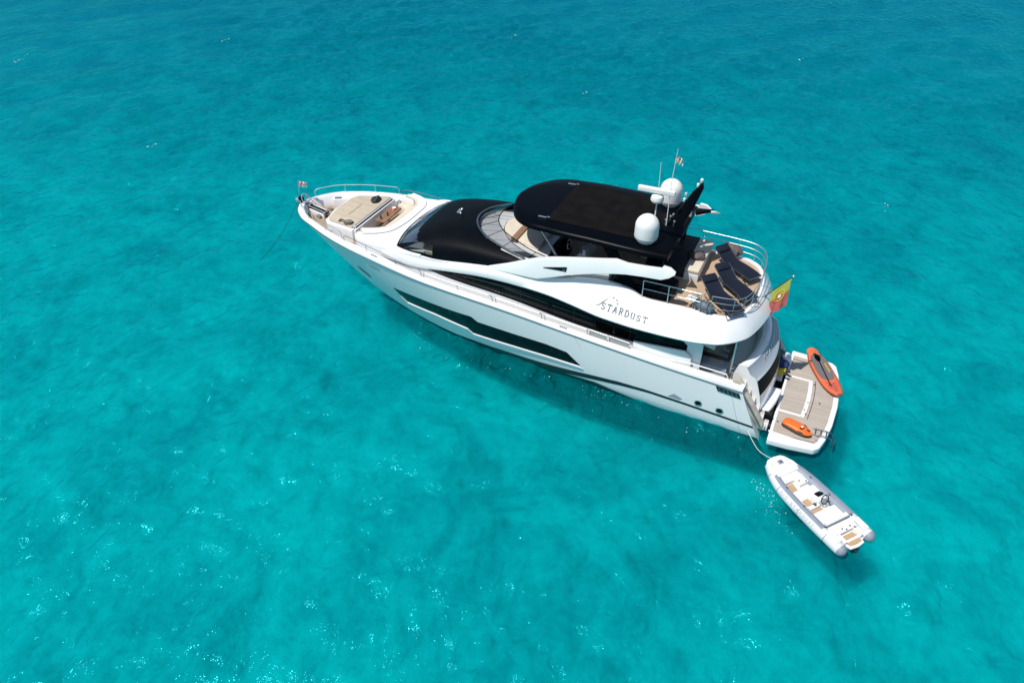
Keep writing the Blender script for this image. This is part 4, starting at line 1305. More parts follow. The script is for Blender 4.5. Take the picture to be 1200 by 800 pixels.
# white framed chock hatch let into the decking
mb = MB()
mb.box((-.485, 0, .512), (.09, 5.3, .022))
mb.box((-1.0, -1.17, .5125), (1.02, .10, .022)); mb.box((-1.0, 1.17, .5125), (1.02, .10, .022))
hp = [(-1.52, 1.22), (-1.58, .6), (-1.60, 0), (-1.58, -.6), (-1.52, -1.22), (-1.38, -1.22), (-1.43, -.6), (-1.45, 0), (-1.43, .6), (-1.38, 1.22)]
mb.prism(hp, .502, .524)
mb.box((-1.25, 2.60, .512), (1.75, .06, .02), R(-3))
build("hatch_frame", mb, 'white', plat)
mb = MB(); mb.tube([(-1.66, 1.26, .512), (-1.70, .6, .512), (-1.72, 0, .512), (-1.70, -.6, .512), (-1.64, -1.26, .512)], .012, 5)
mb.tube([(-.48, 2.58, .512), (-1.2, 2.56, .512), (-2.1, 2.48, .512)], .010, 5)
mb.tube([(-.55, -2.3, .514), (-.5, -1.2, .514)], .012, 5); mb.tube([(-.5, -2.38, .514), (-1.2, -2.36, .514)], .016, 5)
build("hatch_seam", mb, 'black_rubber', plat)
mb = MB()
for (x, y) in ((-1.47, .75), (-1.54, .25), (-1.98, .1), (-1.62, -1.0), (-.55, -1.1), (-.62, 1.9), (-1.55, 1.0)):
    mb.lathe([(.035, .52), (.035, .532), (.015, .534)], (x, y, 0), 10)
build("tie_down", mb, 'chrome_dark', plat)
mb = MB()
for yy in (-1.6, 1.6): mb.box((-.2, yy, .22), (.5, .30, .22))
mb.box((-.16, 2.32, .50), (.12, .42, .12), mi=1)
build("platform_arm", mb, ['black_rubber', 'white'], plat, bev=.02)
# boarding ladder folded at the aft port corner, its lower rungs in the water
mb = MB()
for dy in (0, .34):
    y = 1.72 + dy
    mb.tube([(-1.95, y, .56), (-2.35, y, .60), (-2.62, y + .02, .58), (-2.78, y + .02, .40), (-2.86, y + .02, -.5)], .02, 7)
for k in range(3): mb.tube([(-2.05 - .2 * k, 1.72, .58), (-2.05 - .2 * k, 2.06, .58)], .018, 6)
for z in (.3, .1, -.12): mb.tube([(-2.8, 1.74, z), (-2.8, 2.08, z)], .03, 6, 1)
build("boarding_ladder", mb, ['chrome_dark', 'chrome_dark'], plat)
for y in (2.36, 2.6):
    mb = MB(); mb.box((-2.1 - .05 * y / 2.4, y - .25, .53), (.10, .05, .05)); build("cleat", mb, 'steel', plat, bev=.01)

# ------------------------------------------------------------------ sun loungers on the flybridge
def make_lounger(label, loc, rz):
    t = thing("sun_lounger", label, "sun lounger", loc, rz, "navy sun loungers on the flybridge deck")
    # local +x: head end; origin on the deck under the middle
    W = .32
    prof = [(-1.02, .30), (-.55, .335), (-.1, .325), (.25, .30), (.40, .335), (.72, .50), (1.02, .66)]
    P = spline([(a, 0, b) for a, b in prof], 4)
    rows = []
    for q in P:
        sag = .018
        rows.append([(q.x, -W, q.z), (q.x, -W * .5, q.z - sag), (q.x, 0, q.z - sag * 1.3), (q.x, W * .5, q.z - sag), (q.x, W, q.z)] + [(q.x, W, q.z - .03), (q.x, 0, q.z - .05), (q.x, -W, q.z - .03)])
    mb = MB(); mb.loft(rows); build("sling", mb, 'navy', t)
    mb = MB()
    mb.loft([[(x, y * W * .97, z + dz) for y, dz in ((-1, .0), (-.9, .05), (.9, .05), (1, 0), (1, -.02), (-1, -.02))] for x, z in ((.78, .545), (.82, .585), (.98, .67), (1.04, .685))])
    build("pillow", mb, 'navy', t, bev=.012)
    mb = MB()
    for sd in (1, -1):
        mb.tube([q + Vector((0, sd * (W + .012), -.01)) for q in P], .017, 6)
        mb.tube([(-.75, sd * (W + .03), .32), (-.5, sd * (W + .03), .10), (-.15, sd * (W + .03), .025), (.35, sd * (W + .03), .02), (.62, sd * (W + .03), .12), (.45, sd * (W + .03), .34)], .016, 6)
        mb.tube([(-.62, sd * (W + .03), .32), (-.98, sd * (W + .03), .02)], .016, 6)
    for x, z in ((-1.02, .29), (1.03, .64), (-.98, .02), (.4, .02)):
        mb.tube([(x, -W - .02, z), (x, W + .02, z)], .016, 6)
    build("frame", mb, 'chrome_dark', t)
    return t
LG = [((2.52, 1.42), (1.52, .98), "navy sun lounger nearest the name lettering, lying closest to the port rail"),
      ((2.26, .38), (1.60, .98), "middle of the three navy sun loungers on the teak flybridge deck"),
      ((2.52, -1.12), (1.52, .98), "navy sun lounger furthest from the viewer, beside the taupe bundle at the starboard rail")]
L1 = ((1.80, 2.08), (3.24, .70)); L2 = ((1.50, 1.02), (3.0, -.36)); L3 = ((1.70, -.55), (3.28, -1.68))
for (f, h), lab in zip((L1, L2, L3), [q[2] for q in LG]):
    a = math.atan2(h[1] - f[1], h[0] - f[0])
    make_lounger(lab, ((f[0] + h[0]) / 2, (f[1] + h[1]) / 2, 4.955), a)

# bags and bundles on the flybridge
def lumpy(name, c, rad, sq, lump, m_, label, cat, rz=0.0):
    mb = MB(); mb.ball((0, 0, 0), rad, 10, 0, sq, lump)
    o = build(name, mb, m_, None, loc=c, rz=rz)
    return tag(o, label, cat)
t = thing("beach_bag", "dark bag with straps lying on the cream flybridge sun pad", "bag", (4.0, -.56, 5.48), .4)
mb = MB(); mb.ball((0, 0, .12), .26, 9, 0, (1.1, .75, .55), .25); build("bag_body", mb, 'brown_bag', t)
mb = MB(); mb.ball((.14, -.06, .10), .17, 8, 0, (1.2, .8, .5), .3); build("bag_pocket", mb, 'dark_bag', t)
mb = MB()
mb.tube(spline([(-.2, -.1, .15), (-.3, -.35, .12), (-.15, -.5, .04), (.0, -.42, .05), (.05, -.2, .2)], 5), .018, 5)
mb.tube(spline([(.1, -.15, .2), (.2, -.4, .10), (.32, -.5, .03), (.3, -.3, .06), (.2, -.1, .2)], 5), .018, 5)
build("strap", mb, 'dark_bag', t)
lumpy("cushion_bundle", (2.95, -2.28, 5.26), .36, (1.25, .75, .72), .16, 'brown_bag', "taupe rolled cushion bundle stowed at the starboard flybridge rail", "cushion", -.5)
t = thing("folded_cover", "slate grey folded cover strapped to the port flybridge rail", "cover", (3.02, 2.16, 5.0), -.2)
mb = MB(); mb.ball((0, 0, .22), .34, 9, 0, (1.25, .62, .62), .14); build("fabric", mb, 'grey_bag', t)
mb = MB()
for x in (-.2, .05, .25): mb.tube([(x, .22 * math.cos(a), .22 + .22 * math.sin(a)) for a in [2 * math.pi * k / 14 for k in range(14)]], .014, 5, closed=True)
build("strap", mb, 'chrome_dark', t)
t = thing("towel_rack", "small steel towel rack with white towel beside the grey folded cover", "rack", (3.42, 1.9, 4.955), -.2)
mb = MB()
for k in range(5): mb.tube([(-.05, -.28 + .12 * k, 0), (-.05, -.28 + .12 * k, .45), (.12, -.28 + .12 * k, .5)], .014, 5)
for z in (.2, .45): mb.tube([(-.05, -.32, z), (-.05, .28, z)], .014, 5)
build("frame", mb, 'steel', t)
mb = MB(); mb.box((.05, .2, .42), (.35, .3, .08)); build("towel", mb, 'towel', t, bev=.03)

# foredeck loose things
t = thing("carry_bag", "black soft bag lying on the beige bow sun pad", "bag", (19.95, -1.15, 4.25), .25)
mb = MB(); mb.ball((0, 0, .08), .33, 10, 0, (.72, 1.0, .30), .10); build("bag_body", mb, 'dark_bag', t)
mb = MB(); mb.tube(spline([(-.1, -.28, .18), (-.12, 0, .27), (-.1, .28, .18)], 5), .018, 5); build("handle", mb, 'brown_bag', t)
t = thing("folded_towel", "dark rolled towel at the port edge of the bow sun pad", "towel", (19.85, 1.30, 4.25), .3)
mb = MB(); mb.ball((0, 0, .07), .26, 9, 0, (.9, .65, .42), .2); build("roll", mb, 'brown_bag', t)
mb = MB(); mb.tube(spline([(-.2, -.02, .12), (0, .08, .17), (.2, -.04, .12)], 4), .02, 5); build("fringe", mb, 'cream', t)
t = thing("sandals", "pair of small dark sandals forward of the rolled towel on the bow sun pad", "sandals", (20.32, 1.20, 4.24), .2)
for k in (-1, 1):
    mb = MB(); mb.loft([[(.13 * math.cos(a), .05 * math.sin(a) + .075 * k, z) for a in [2 * math.pi * i / 12 for i in range(12)]] for z in (0, .03)]); mb.tube([(.03, .075 * k - .05, .02), (.05, .075 * k, .07), (.03, .075 * k + .05, .02)], .012, 5)
    build("sandal", mb, 'dark_bag', t)
t = thing("serving_tray", "red serving tray with white dish on the bow lounge table", "tray", (18.86, -1.02, 4.09), 0)
mb = MB(); mb.prism([(-.12, -.17), (.12, -.17), (.12, .17), (-.12, .17)], 0, .02); build("tray_base", mb, 'fruit', t, bev=.005)
mb = MB(); mb.lathe([(.05, .02), (.10, .06), (.09, .06), (.04, .03)], (.02, -.08, 0), 12); mb.lathe([(.03, .02), (.035, .12), (.03, .12), (.02, .03)], (-.06, .10, 0), 10); build("dish", mb, 'white', t)
for k, (x, y) in enumerate(((18.80, -.42), (18.92, -.02))):
    mb = MB(); mb.lathe([(.03, 0), (.04, .02), (.04, .13), (.015, .18), (.015, .22)], (0, 0, 0), 10)
    tag(build("bottle", mb, 'dark_bag', None, loc=(x, y, 4.066)), ("dark bottle nearest the red tray on the bow lounge table", "dark bottle at the port end of the bow lounge table")[k], "bottle", "bottles on the bow lounge table")
t = thing("sunglasses", "black sunglasses and case on the cream bow sofa edge", "sunglasses", (18.28, .62, 4.08), .9)
mb = MB()
for k in (-1, 1): mb.lathe([(.0, .02), (.06, .02), (.06, .035), (0, .035)], (0, .08 * k, 0), 12)
mb.tube([(0, -.03, .04), (0, .03, .04)], .01, 5); build("lens_frame", mb, 'dark_bag', t)
mb = MB(); mb.tube([(0, .14, .03), (.16, .16, .02)], .009, 5); mb.tube([(0, -.14, .03), (.16, -.15, .02)], .009, 5); build("temple", mb, 'dark_bag', t)

# ------------------------------------------------------------------ things on the swim platform
bd = thing("paddle_board", "coral orange paddle board with grey deck pad lying across the platform edge", "paddle board", (-1.86, -1.92, .53), math.atan2(2.65, -1.42))
Wb = lambda s: .40 * (max(0.0, 1 - abs(2 * s - 1.04) ** 2.7 / 1.06)) ** .62
rows = []
Lb = 3.12
for i in range(41):
    s = i / 40
    w = max(Wb(s), .25 * min(1, (s + .012) / .05) ** .5) if s < .12 else max(Wb(s), .02)
    x = -Lb / 2 + Lb * s
    zr = .10 * max(0, (s - .72) / .28) ** 2 + .03 * max(0, (.12 - s) / .12) ** 2
    ring = []
    for k in range(16):
        a = 2 * math.pi * k / 16
        c, sn = math.cos(a), math.sin(a)
        ring.append((x, w * math.copysign(abs(c) ** .55, c), .07 + zr + .062 * math.copysign(abs(sn) ** .7, sn)))
    rows.append(ring)
mb = MB(); mb.loft(rows); build("board", mb, 'orange_board', bd, angle=60)
mb = MB()
ed = []
for sd in (1, -1):
    mb.tube([(-Lb / 2 + Lb * s, sd * (max(Wb(s), .10) + .004), .06 + .10 * max(0, (s - .72) / .28) ** 2) for s in np.linspace(.03, .985, 30)], .034, 6)
build("rail_band", mb, 'board_edge', bd)
mb = MB()
pd = [(-1.02, -.22), (-1.02, .22), (-.4, .31), (.2, .32), (.50, .22), (.60, 0), (.50, -.22), (.2, -.32), (-.4, -.31)]
mb.prism([(q.x, q.y) for q in spline([(a, b, 0) for a, b in pd], 4, True)], .125, .142); build("deck_pad", mb, 'pad_grey', bd)
mb = MB()
for k in range(7): mb.box((-.45 + .085 * k, .20, .145), (.05, .07, .006), .4)
build("pad_print", mb, 'pad_yellow', bd)
mb = MB()
for k in range(9):
    x = .78 + .07 * k
    mb.box((x, .04 * math.sin(k * 2.1), .134 + .10 * max(0, ((x + 1.56) / 3.12 - .72) / .28) ** 2), (.05, .40 - .03 * k, .006), .35 * math.sin(k))
build("nose_print", mb, 'board_print', bd)
mb = MB(); mb.box((-1.1, .0, .135), (.12, .14, .05), mi=0); mb.tube(spline([(-1.1, .1, .14), (-.95, .2, .15), (-1.15, .28, .14)], 4), .012, 5); build("leash", mb, 'black_rubber', bd)
pdl = thing("paddle", "black paddle with dark blade lying along the coral paddle board", "paddle", (-1.80, -1.95, .688), math.atan2(1.58, -.72))
mb = MB(); mb.tube([(-.62, 0, .02), (1.0, 0, .02)], .020, 7); build("shaft", mb, 'black_paint', pdl)
mb = MB(); mb.prism([(q.x, q.y) for q in spline([(-.55, .03, 0), (-.68, .10, 0), (-.88, .115, 0), (-.98, .05, 0), (-.98, -.05, 0), (-.88, -.115, 0), (-.68, -.10, 0), (-.55, -.03, 0)], 3, True)], .0, .022); build("blade", mb, 'black_paint', pdl, bev=.006)
mb = MB(); mb.tube([(1.0, -.06, .02), (1.0, .06, .02)], .018, 7); build("grip", mb, 'black_rubber', pdl)

sb_ = thing("water_scooter", "orange underwater scooter with black base lying on the swim platform teak", "water scooter", (-1.38, 2.08, .51), math.atan2(.33, -1.0))
# local +x: nose
def sc_w(s): return np.interp(s, [0, .08, .3, .6, .85, .95, 1], [.17, .22, .235, .25, .20, .12, .03])
for nm, z0, z1, f, m_ in (("lower_shell", .03, .13, 1.0, 'black_rubber'), ("upper_shell", .12, .30, .98, 'orange')):
    rows = []
    for i in range(25):
        s = i / 24
        w = float(sc_w(s)) * f; x = -.58 + 1.16 * s
        hh = (z1 - z0) * (1 if nm == "lower_shell" else float(np.interp(s, [0, .1, .5, .75, 1], [.62, .95, 1, .75, .25])))
        ring = []
        for k in range(14):
            a = 2 * math.pi * k / 14; c, sn = math.cos(a), math.sin(a)
            ring.append((x, w * math.copysign(abs(c) ** .6, c), z0 + hh / 2 + hh / 2 * math.copysign(abs(sn) ** .7, sn)))
        rows.append(ring)
    mb = MB(); mb.loft(rows); build(nm, mb, m_, sb_, angle=60)
mb = MB()
mb.box((.18, .0, .28), (.12, .10, .05)); mb.box((.16, -.09, .27), (.10, .06, .05))
for k in (-1, 1): mb.tube(spline([(.05, .20 * k, .2), (.18, .245 * k, .24), (.32, .19 * k, .2)], 4), .018, 6)
mb.box((.40, .06, .23), (.12, .05, .04))
build("handle", mb, 'black_rubber', sb_, bev=.006)
mb = MB(); mb.lathe([(0, 0), (.05, 0), (.05, .012), (0, .012)], (.16, 0, .305), 12); build("display", mb, 'matte_white', sb_)

# snorkelling gear in the open locker by the transom
t = thing("swim_fins", "yellow swim fins with black foot pockets in the open transom locker", "swim fins", (-.22, -.92, .72), math.pi / 2 * 1.9)
for k in (-1, 1):
    mb = MB(); mb.loft([[(x, w * y + .11 * k, z) for y, z in ((-1, .0 + h), (1, .0 + h), (1, .03 + h), (-1, .03 + h))] for x, w, h in ((-.34, .13, .06), (0, .12, .10), (.15, .08, .12))]); build("blade", mb, 'yellow', t, bev=.006)
    mb = MB(); mb.ball((.22, .11 * k, .13), .10, 7, 0, (1.3, .75, .6)); build("foot_pocket", mb, 'black_rubber', t)
lumpy("dry_bag", (-.20, -1.36, .86), .25, (.95, 1.1, .75), .18, 'blue_cloth', "crumpled navy blue bag behind the yellow swim fins", "bag")
lumpy("bath_towel", (-.28, -1.78, .92), .25, (.75, 1.2, .7), .20, 'towel', "pale crumpled towel next to the navy bag by the transom", "towel", .3)
lumpy("cloth_bundle", (.04, -1.95, .92), .20, (.9, 1.3, .8), .22, 'green_cloth', "dark teal cloth bundle lying against the starboard end of the transom", "bundle")
mb = MB()
mb.box((0, 0, .16), (.30, .42, .30), top=1.06); mb.tube([(-.15, -.18, .3), (-.15, -.18, .46), (-.15, .18, .46), (-.15, .18, .3)], .016, 5)
tag(build("storage_crate", mb, 'brown_bag', None, loc=(.02, -2.05, .51), bev=.015), "brown storage crate with handle at the foot of the starboard stair", "crate")

# ------------------------------------------------------------------ flags
def flag_cloth(nm, m_, parent, O, u, v, w, h, amp, nu=14, nv=10, u0=0.0, u1=1.0, off=0.0, wav=2.2):
    O, u, v = Vector(O), Vector(u), Vector(v)
    n = u.cross(v).normalized()
    rows = []
    for i in range(nu + 1):
        a = u0 + (u1 - u0) * i / nu
        rows.append([O + u * (a * w) + v * (b * h) + n * (amp * a * math.sin(wav * 2 * math.pi * a + 1.5 * b * 2) + off) for b in [j / nv for j in range(nv + 1)]])
    mb = MB(); mb.grid(rows)
    return build(nm, mb, m_, parent, angle=180), rows
en = thing("ensign_flag", "green and red ensign with yellow crest on a raked stern staff", "flag", (1.10, -.02, 4.88), 0)
mb = MB(); mb.tube([(0, 0, -.6), (0, 0, .0), (-.26, .0, .36)], .032, 8); mb.lathe([(.06, -.62), (.06, -.55)], (0, 0, 0), 10); build("staff_socket", mb, 'chrome_dark', en)
mb = MB(); mb.tube([(-.02, 0, .04), (-.80, 0, 1.10)], .020, 8); mb.ball((-.81, 0, 1.12), .05, 7, 1); build("staff", mb, ['black_rubber', 'steel'], en)
# cloth hangs down from the raked staff: u runs down the fly, v along the hoist
def hang(a, b, off=0.0):
    """a 0..1 along hoist (low to high), b 0..1 down the fly"""
    x = -.20 - .56 * a; z = .27 + .77 * a
    d = 1.06 * b * (1.0 + .10 * a)
    fold = .045 * b * math.sin(9.0 * a + 3.0 * b) + .03 * b * math.sin(17 * a - 2)
    return Vector((x - .02 * b + .10 * b * (0.5 - a) - .12 * b * b * (1 - a), .03 + fold + .10 * b + off, z - d))
for nm, b0, b1, m_ in (("green_band", 0, .42, 'flag_green'), ("red_band", .42, 1, 'flag_red')):
    mb = MB()
    rows = [[hang(i / 16, b0 + (b1 - b0) * j / 12) for j in range(13)] for i in range(17)]
    mb.grid(rows); build(nm, mb, m_, en, angle=180)
mb = MB(); mb.tube([hang(.5 + .27 * math.sin(t_), .42 + .19 * math.cos(t_), .012) for t_ in [2 * math.pi * k / 24 for k in range(24)]], .020, 5, closed=True)
mb.tube([hang(.5 + .27 * math.sin(t_), .42 + .05 * math.cos(t_), .012) for t_ in [2 * math.pi * k / 24 for k in range(24)]], .012, 4, closed=True)
mb.tube([hang(.5 + .09 * math.sin(t_), .42 + .19 * math.cos(t_), .012) for t_ in [2 * math.pi * k / 24 for k in range(24)]], .012, 4, closed=True)
build("crest_ring", mb, 'flag_yellow', en)
mb = MB(); mb.grid([[hang(.5 + (a - .5) * .24, .34 + .18 * b, .022) for b in (0, .33, .66, 1)] for a in (0, .33, .66, 1)]); build("crest_shield", mb, 'flag_red', en)
mb = MB(); mb.grid([[hang(.5 + (a - .5) * .15, .36 + .12 * b, .030) for b in (0, .5, 1)] for a in (0, .5, 1)]); build("crest_centre", mb, 'flag_white', en)

bf = thing("bow_burgee", "small white and pink burgee on a thin staff at the bow", "flag", (23.72, .02, 3.95), 0)
mb = MB(); mb.tube([(0, 0, 0), (-.14, 0, 1.18)], .016, 6); build("staff", mb, 'steel', bf)
flag_cloth("cloth", 'flag_white', bf, (-.13, 0, 1.12), (-.92, -.36, -.10), (.12, 0, -.95), .42, .30, .05)[0]
flag_cloth("cloth_centre", 'flag_pink', bf, (-.16, .0, 1.05), (-.92, -.36, -.10), (.12, 0, -.95), .32, .14, .04, off=-.012)[0]

cf = thing("courtesy_flag", "tiny courtesy flag high on the tall white whip antenna", "flag", (5.25, .28, 8.36), 0)
mb = MB(); mb.tube([(0, 0, -1.3), (.02, 0, .6), (-.05, 0, 1.9)], [.020, .016, .008], 6); build("staff", mb, 'matte_white', cf)
flag_cloth("cloth", 'flag_white', cf, (-.02, 0, 1.62), (-.85, -.25, -.35), (.05, 0, -.98), .32, .26, .05)
flag_cloth("red_stripe", 'flag_red', cf, (-.02, 0, 1.63), (-.85, -.25, -.35), (.05, 0, -.98), .20, .07, .05, off=-.01)
flag_cloth("yellow_stripe", 'flag_yellow', cf, (-.02, 0, 1.50), (-.85, -.25, -.35), (.05, 0, -.98), .16, .08, .05, off=-.01)

# ------------------------------------------------------------------ tender
td = thing("inflatable_tender", "white inflatable tender with grey tubes and tan pads moored at the stern", "tender", (-2.44, 5.28, 0.0), R(-38.3))
def tube_path(sd):
    k = [(-2.02, .65), (-1.2, .665), (-.2, .66), (.7, .62), (1.25, .53), (1.62, .40), (1.88, .28)]
    return spline([(x, sd * y, .34 + .10 * max(0, (x - .2) / 1.7) ** 1.6) for x, y in k], 4)
for sd in (1, -1):
    P = tube_path(sd)
    rr = [float(np.interp(q.x, [-2.1, -1, .8, 1.9], [.215, .225, .22, .19])) for q in P]
    mb = MB(); mb.tube(P, rr, 18)
    tb = build("buoyancy_tube", mb, 'tube_white', td, angle=50)
    for k_ in (3, 8, 13, 18):
        q, r, t_ = P[k_], rr[k_] + .002, (P[k_ + 1] - P[k_ - 1]).normalized()
        mb = MB(); mb.lathe([(r - .01, -.018), (r + .001, -.014), (r + .001, .014), (r - .01, .018)], q, 20, 0, t_); build("tube_seam", mb, 'tube_grey', tb)
    mb = MB(); mb.lathe([(.217, .0), (.20, .09), (.13, .17), (.02, .21)], (-2.02, sd * .65, .34), 18, 0, (-1, 0, 0)); build("tube_end", mb, 'tube_grey', tb)
    # grey inner panel along the top of the tube, a little proud of it
    rows = []
    for q, r in zip(P, rr):
        if q.x > 1.42 or q.x < -1.30: continue
        a0, a1 = (R(8), R(116))
        rows.append([(q.x, q.y - sd * math.cos(a0 + (a1 - a0) * k / 6) * (r + .006), q.z + math.sin(a0 + (a1 - a0) * k / 6) * (r + .006)) for k in range(7)])
    mb = MB(); mb.grid(rows); build("wear_panel", mb, 'tube_grey', tb, angle=80)
    mb = MB()
    gl = [(q.x, q.y - sd * .07, q.z + r + .03) for q, r in zip(P, rr) if -1.25 < q.x < 1.0]
    mb.tube(gl, .013, 5, 0)
    for q in gl[::4]: mb.box((q[0], q[1], q[2] - .01), (.09, .05, .03), mi=1)
    build("grab_line", mb, ['grey_grp', 'black_rubber'], tb)
    mb = MB(); mb.box((-1.62, sd * .63, .55), (.52, .24, .10)); build("tube_pad", mb, 'matte_white', tb, bev=.035, seg=3)
    mb = MB(); mb.tube([(-1.36, sd * .53, .53), (-1.5, sd * .52, .55), (-1.8, sd * .53, .53), (-1.9, sd * .62, .52)], .022, 5); build("pad_trim", mb, 'tube_grey', tb)
# lettering on the outside of the port tube
mb = MB()
def tube_place(s, t):
    x = .75 - s
    P = tube_path(1)
    y = float(np.interp(x, [q.x for q in P], [q.y for q in P])); z = float(np.interp(x, [q.x for q in P], [q.z for q in P]))
    a = R(22) + (t / .2) * R(38)
    return Vector((x, y + math.cos(a) * .227, z + math.sin(a) * .227))
write(mb, "T/T", tube_place, .13, .10, .035, .009)
write(mb, "STARDUST", lambda s, t: tube_place(s + .55, t), .13, .10, .05, .009)
build("tube_lettering", mb, 'faint_letters', td)
# rigid hull, nose and deck
mb = MB()
hl = [(-2.0, .56), (.6, .54), (1.35, .40), (1.9, .24)]
rings = []
for x, w in hl:
    zt = .30 + .10 * max(0, (x - .2) / 1.7)
    rings.append([(x, -w, zt), (x, -w * .8, zt - .16), (x, 0, -.22 + .16 * max(0, x / 1.9) ** 2), (x, w * .8, zt - .16), (x, w, zt)])
mb.loft(rings); build("rigid_hull", mb, 'white', td)
mb = MB()
np_ = [(1.22, .60), (1.60, .58), (1.95, .42), (2.06, .30), (2.10, .0), (2.06, -.30), (1.95, -.42), (1.60, -.58), (1.22, -.60)]
mb.prism(np_, .40, lambda x, y: .56 + .03 * x); build("bow_nose", mb, 'matte_white', td, bev=.07, seg=3)
mb = MB(); mb.box((1.74, -.03, .64), (.16, .20, .05)); mb.tube([(1.74, -.1, .63), (1.74, -.1, .69), (1.74, .05, .69), (1.74, .05, .63)], .018, 6); build("bow_cleat", mb, 'steel', td, bev=.01)
mb = MB(); mb.prism([(-1.36, .52), (.9, .52), (1.35, .36), (1.35, -.36), (.9, -.52), (-1.36, -.52)], .30, .36); build("sole", mb, 'ivory_seat', td)
mb = MB()
mb.prism([(1.50, .34), (1.0, .46), (.92, .46), (.92, -.46), (1.0, -.46), (1.50, -.34)], .36, .52); build("bow_seat", mb, 'ivory_seat', td, bev=.04)
mb = MB(); mb.box((.80, -.22, .44), (.34, .42, .16)); build("step_box", mb, 'matte_white', td, bev=.03)
mb = MB(); mb.prism([(.90, .47), (.90, .06), (.56, .12), (.56, .47)], .362, .372); mb.prism([(.10, .36), (.10, .10), (-.16, .10), (-.16, .36)], .362, .40); mb.prism([(-.40, .44), (-.36, .0), (-.58, -.04), (-.64, .42)], .40, .43)
build("tan_pad", mb, 'tan', td)
mb = MB()
mb.box((-.15, -.12, .52), (.42, .46, .36), top=.8); mb.box((-.33, .24, .44), (.14, .44, .20)); mb.box((.25, -.25, .44), (.40, .42, .18))
con = build("console", mb, 'matte_white', td, bev=.03)
mb = MB(); mb.box((-.08, -.13, .74), (.20, .26, .05), ry=.45); build("screen", mb, 'black_gloss', con, bev=.01)
mb = MB(); mb.tube([(-.40 + .06 * math.sin(a), -.10 + .165 * math.cos(a), .78 + .155 * math.sin(a)) for a in [2 * math.pi * k / 20 for k in range(20)]], .020, 7, 0, closed=True)
for a in (0.5, 2.6, 4.7): mb.tube([(-.40, -.10, .78), (-.40 + .06 * math.sin(a), -.10 + .165 * math.cos(a), .78 + .155 * math.sin(a))], .014, 5, 1)
mb.tube([(-.40, -.10, .78), (-.26, -.10, .68)], .03, 6, 1); build("steering_wheel", mb, ['black_rubber', 'steel'], con)
mb = MB(); mb.tube([(-.3, .18, .5), (-.33, .20, .68)], .02, 6); mb.box((-.3, .2, .54), (.12, .08, .08)); mb.lathe([(.03, 0), (.03, .02), (0, .02)], (-.5, -.36, .44), 8); build("throttle", mb, 'chrome_dark', con)
mb = MB(); mb.box((-.86, 0, .42), (.62, .98, .16)); mb.box((-1.12, 0, .54), (.16, 1.0, .20)); build("bench_seat", mb, 'ivory_seat', td, bev=.045, seg=3)
mb = MB(); mb.box((-1.215, 0, .56), (.03, 1.02, .12)); build("backrest_rail", mb, 'tube_grey', td, bev=.01)
mb = MB(); mb.prism([(-1.24, .52), (-1.24, -.52), (-1.62, -.50), (-1.62, .50)], .34, .54); mb.box((-1.78, .36, .40), (.36, .12, .20)); mb.box((-1.78, -.36, .40), (.36, .12, .20)); build("engine_cover", mb, 'matte_white', td, bev=.03)
mb = MB(); mb.prism([(-1.58, .30), (-1.58, -.30), (-1.98, -.36), (-2.16, -.30), (-2.20, 0), (-2.16, .30), (-1.98, .36)], .26, .36); build("stern_step", mb, 'white', td, bev=.03)
mb = MB(); mb.prism([(-1.66, .26), (-1.66, -.26), (-1.84, -.29), (-1.84, .29)], .362, .378); mb.prism([(-1.93, .31), (-1.93, -.31), (-2.08, -.26), (-2.11, 0), (-2.08, .26)], .362, .378); build("tan_pad", mb, 'tan', td)
mb = MB(); mb.box((-2.06, .0, .12), (.20, .30, .20)); mb.lathe([(.08, 0), (.09, .06), (.07, .08)], (-2.13, 0, .08), 12, 0, (-1, 0, -.1)); build("water_jet", mb, 'black_rubber', td, bev=.02)
mb = MB()
for (x, y) in ((1.40, .14), (1.40, -.26), (.80, -.10), (.68, -.32), (-1.50, .12), (-1.58, .0), (-1.52, -.22), (-1.62, -.34)): mb.lathe([(.03, 0), (.03, .02), (.012, .024)], (x, y, .545 if x > 1 or x < -1 else .525), 8)
build("fitting", mb, 'chrome_dark', td)

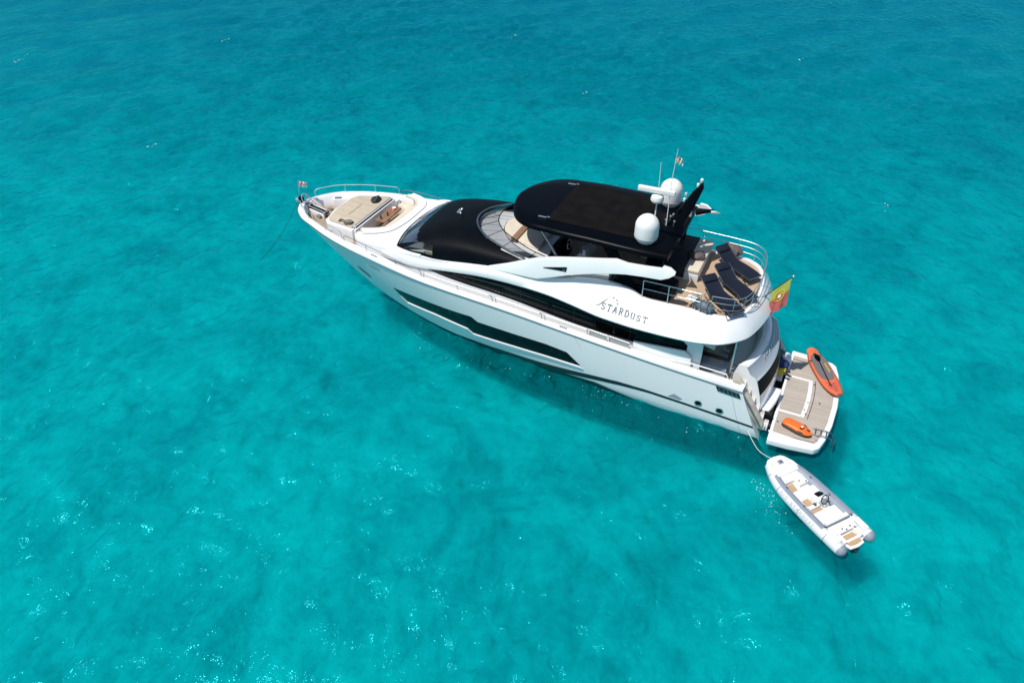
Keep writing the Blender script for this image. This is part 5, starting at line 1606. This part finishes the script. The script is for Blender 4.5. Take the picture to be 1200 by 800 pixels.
# rope from the yacht's stern to the tender bow, chain from the bow roller to the water
mb = MB(); mb.tube(spline([(.36, 2.66, .30), (.10, 3.05, .24), (-.22, 3.50, .26), (-.56, 3.84, .40), (-.86, 4.06, .58)], 6), .012, 6)
mb.tube([(-.86 + .07 * math.cos(a), 4.06 + .07 * math.sin(a), .60) for a in [2 * math.pi * k / 12 for k in range(12)]], .02, 5, closed=True)
tag(build("mooring_rope", mb, 'rope', None), "white rope sagging from the yacht's stern to the tender bow", "rope")
mb = MB()
P0, P1 = Vector((23.95, 0, 3.80)), Vector((27.0, .45, -.12))
for i in range(72):
    s = i / 71
    c = P0.lerp(P1, s) - Vector((0, 0, .55 * 4 * s * (1 - s) * .5))
    t_ = (P1 - P0).normalized(); n = t_.orthogonal().normalized() if i % 2 else t_.cross(t_.orthogonal()).normalized()
    mb.tube([c + t_ * (.046 * math.cos(a)) + n * (.018 * math.sin(a)) for a in [2 * math.pi * k / 8 for k in range(8)]], .005, 4, closed=True)
tag(build("anchor_chain", mb, 'chain', None), "thin dark anchor chain running from the bow into the water", "chain")

# ------------------------------------------------------------------ flecks of foam and spray on the water
rf = random.Random(9)
mb = MB()
def fleck(x, y, r, el, a):
    z = sea_z(x, y) + .012
    n = rf.randint(5, 8)
    ring = []
    for k in range(n):
        t = 2 * math.pi * k / n
        q = r * rf.uniform(.55, 1.2)
        u, v = q * el * math.cos(t), q * math.sin(t)
        ring.append((x + u * math.cos(a) - v * math.sin(a), y + u * math.sin(a) + v * math.cos(a)))
    mb.prism(ring, lambda X_, Y_: z - .02, lambda X_, Y_: z + .012)
def clump(cx, cy, sx, sy, n, r0, r1, ang=1.45):
    for _ in range(n):
        fleck(cx + rf.gauss(0, sx), cy + rf.gauss(0, sy), r0 + (r1 - r0) * rf.random() ** 2.2, rf.uniform(1.2, 4.0), ang + rf.gauss(0, .5))
for (x, y, n) in ((16.6, 2.2, 8), (15.6, 2.75, 16), (15.0, 3.2, 14), (14.2, 3.5, 14), (13.0, 3.7, 14), (12.2, 3.0, 10), (10.6, 3.1, 12), (9.0, 2.9, 12), (7.3, 3.1, 8), (6.3, 2.75, 22), (5.6, 2.9, 14), (4.5, 3.0, 12), (3.2, 3.3, 6), (2.0, 3.2, 10), (.9, 3.1, 6)):
    clump(x, y, .45, .20, int(n * .55), .003, .010, rf.uniform(-.2, .5))
for (x, y, n) in ((-.70, 4.85, 22), (-.95, 5.25, 30), (-1.3, 5.75, 26), (-1.1, 5.9, 10), (-2.0, 6.5, 8)):
    clump(x, y, .19, .24, int(n * .7), .003, .009, 2.2)
for (x, y, n) in ((31.8, -42.0, 9), (69.3, -17.0, 8), (56.2, -28.5, 5), (43.8, -7.9, 6), (5.9, -46, 5), (20, -30, 3), (-3, -20, 3)):
    clump(x, y, .22, .5, n, .012, .045)
fo = build("foam", mb, mat("sea_foam", (.82, .86, .86), .7), None)
fo['kind'] = 'stuff'
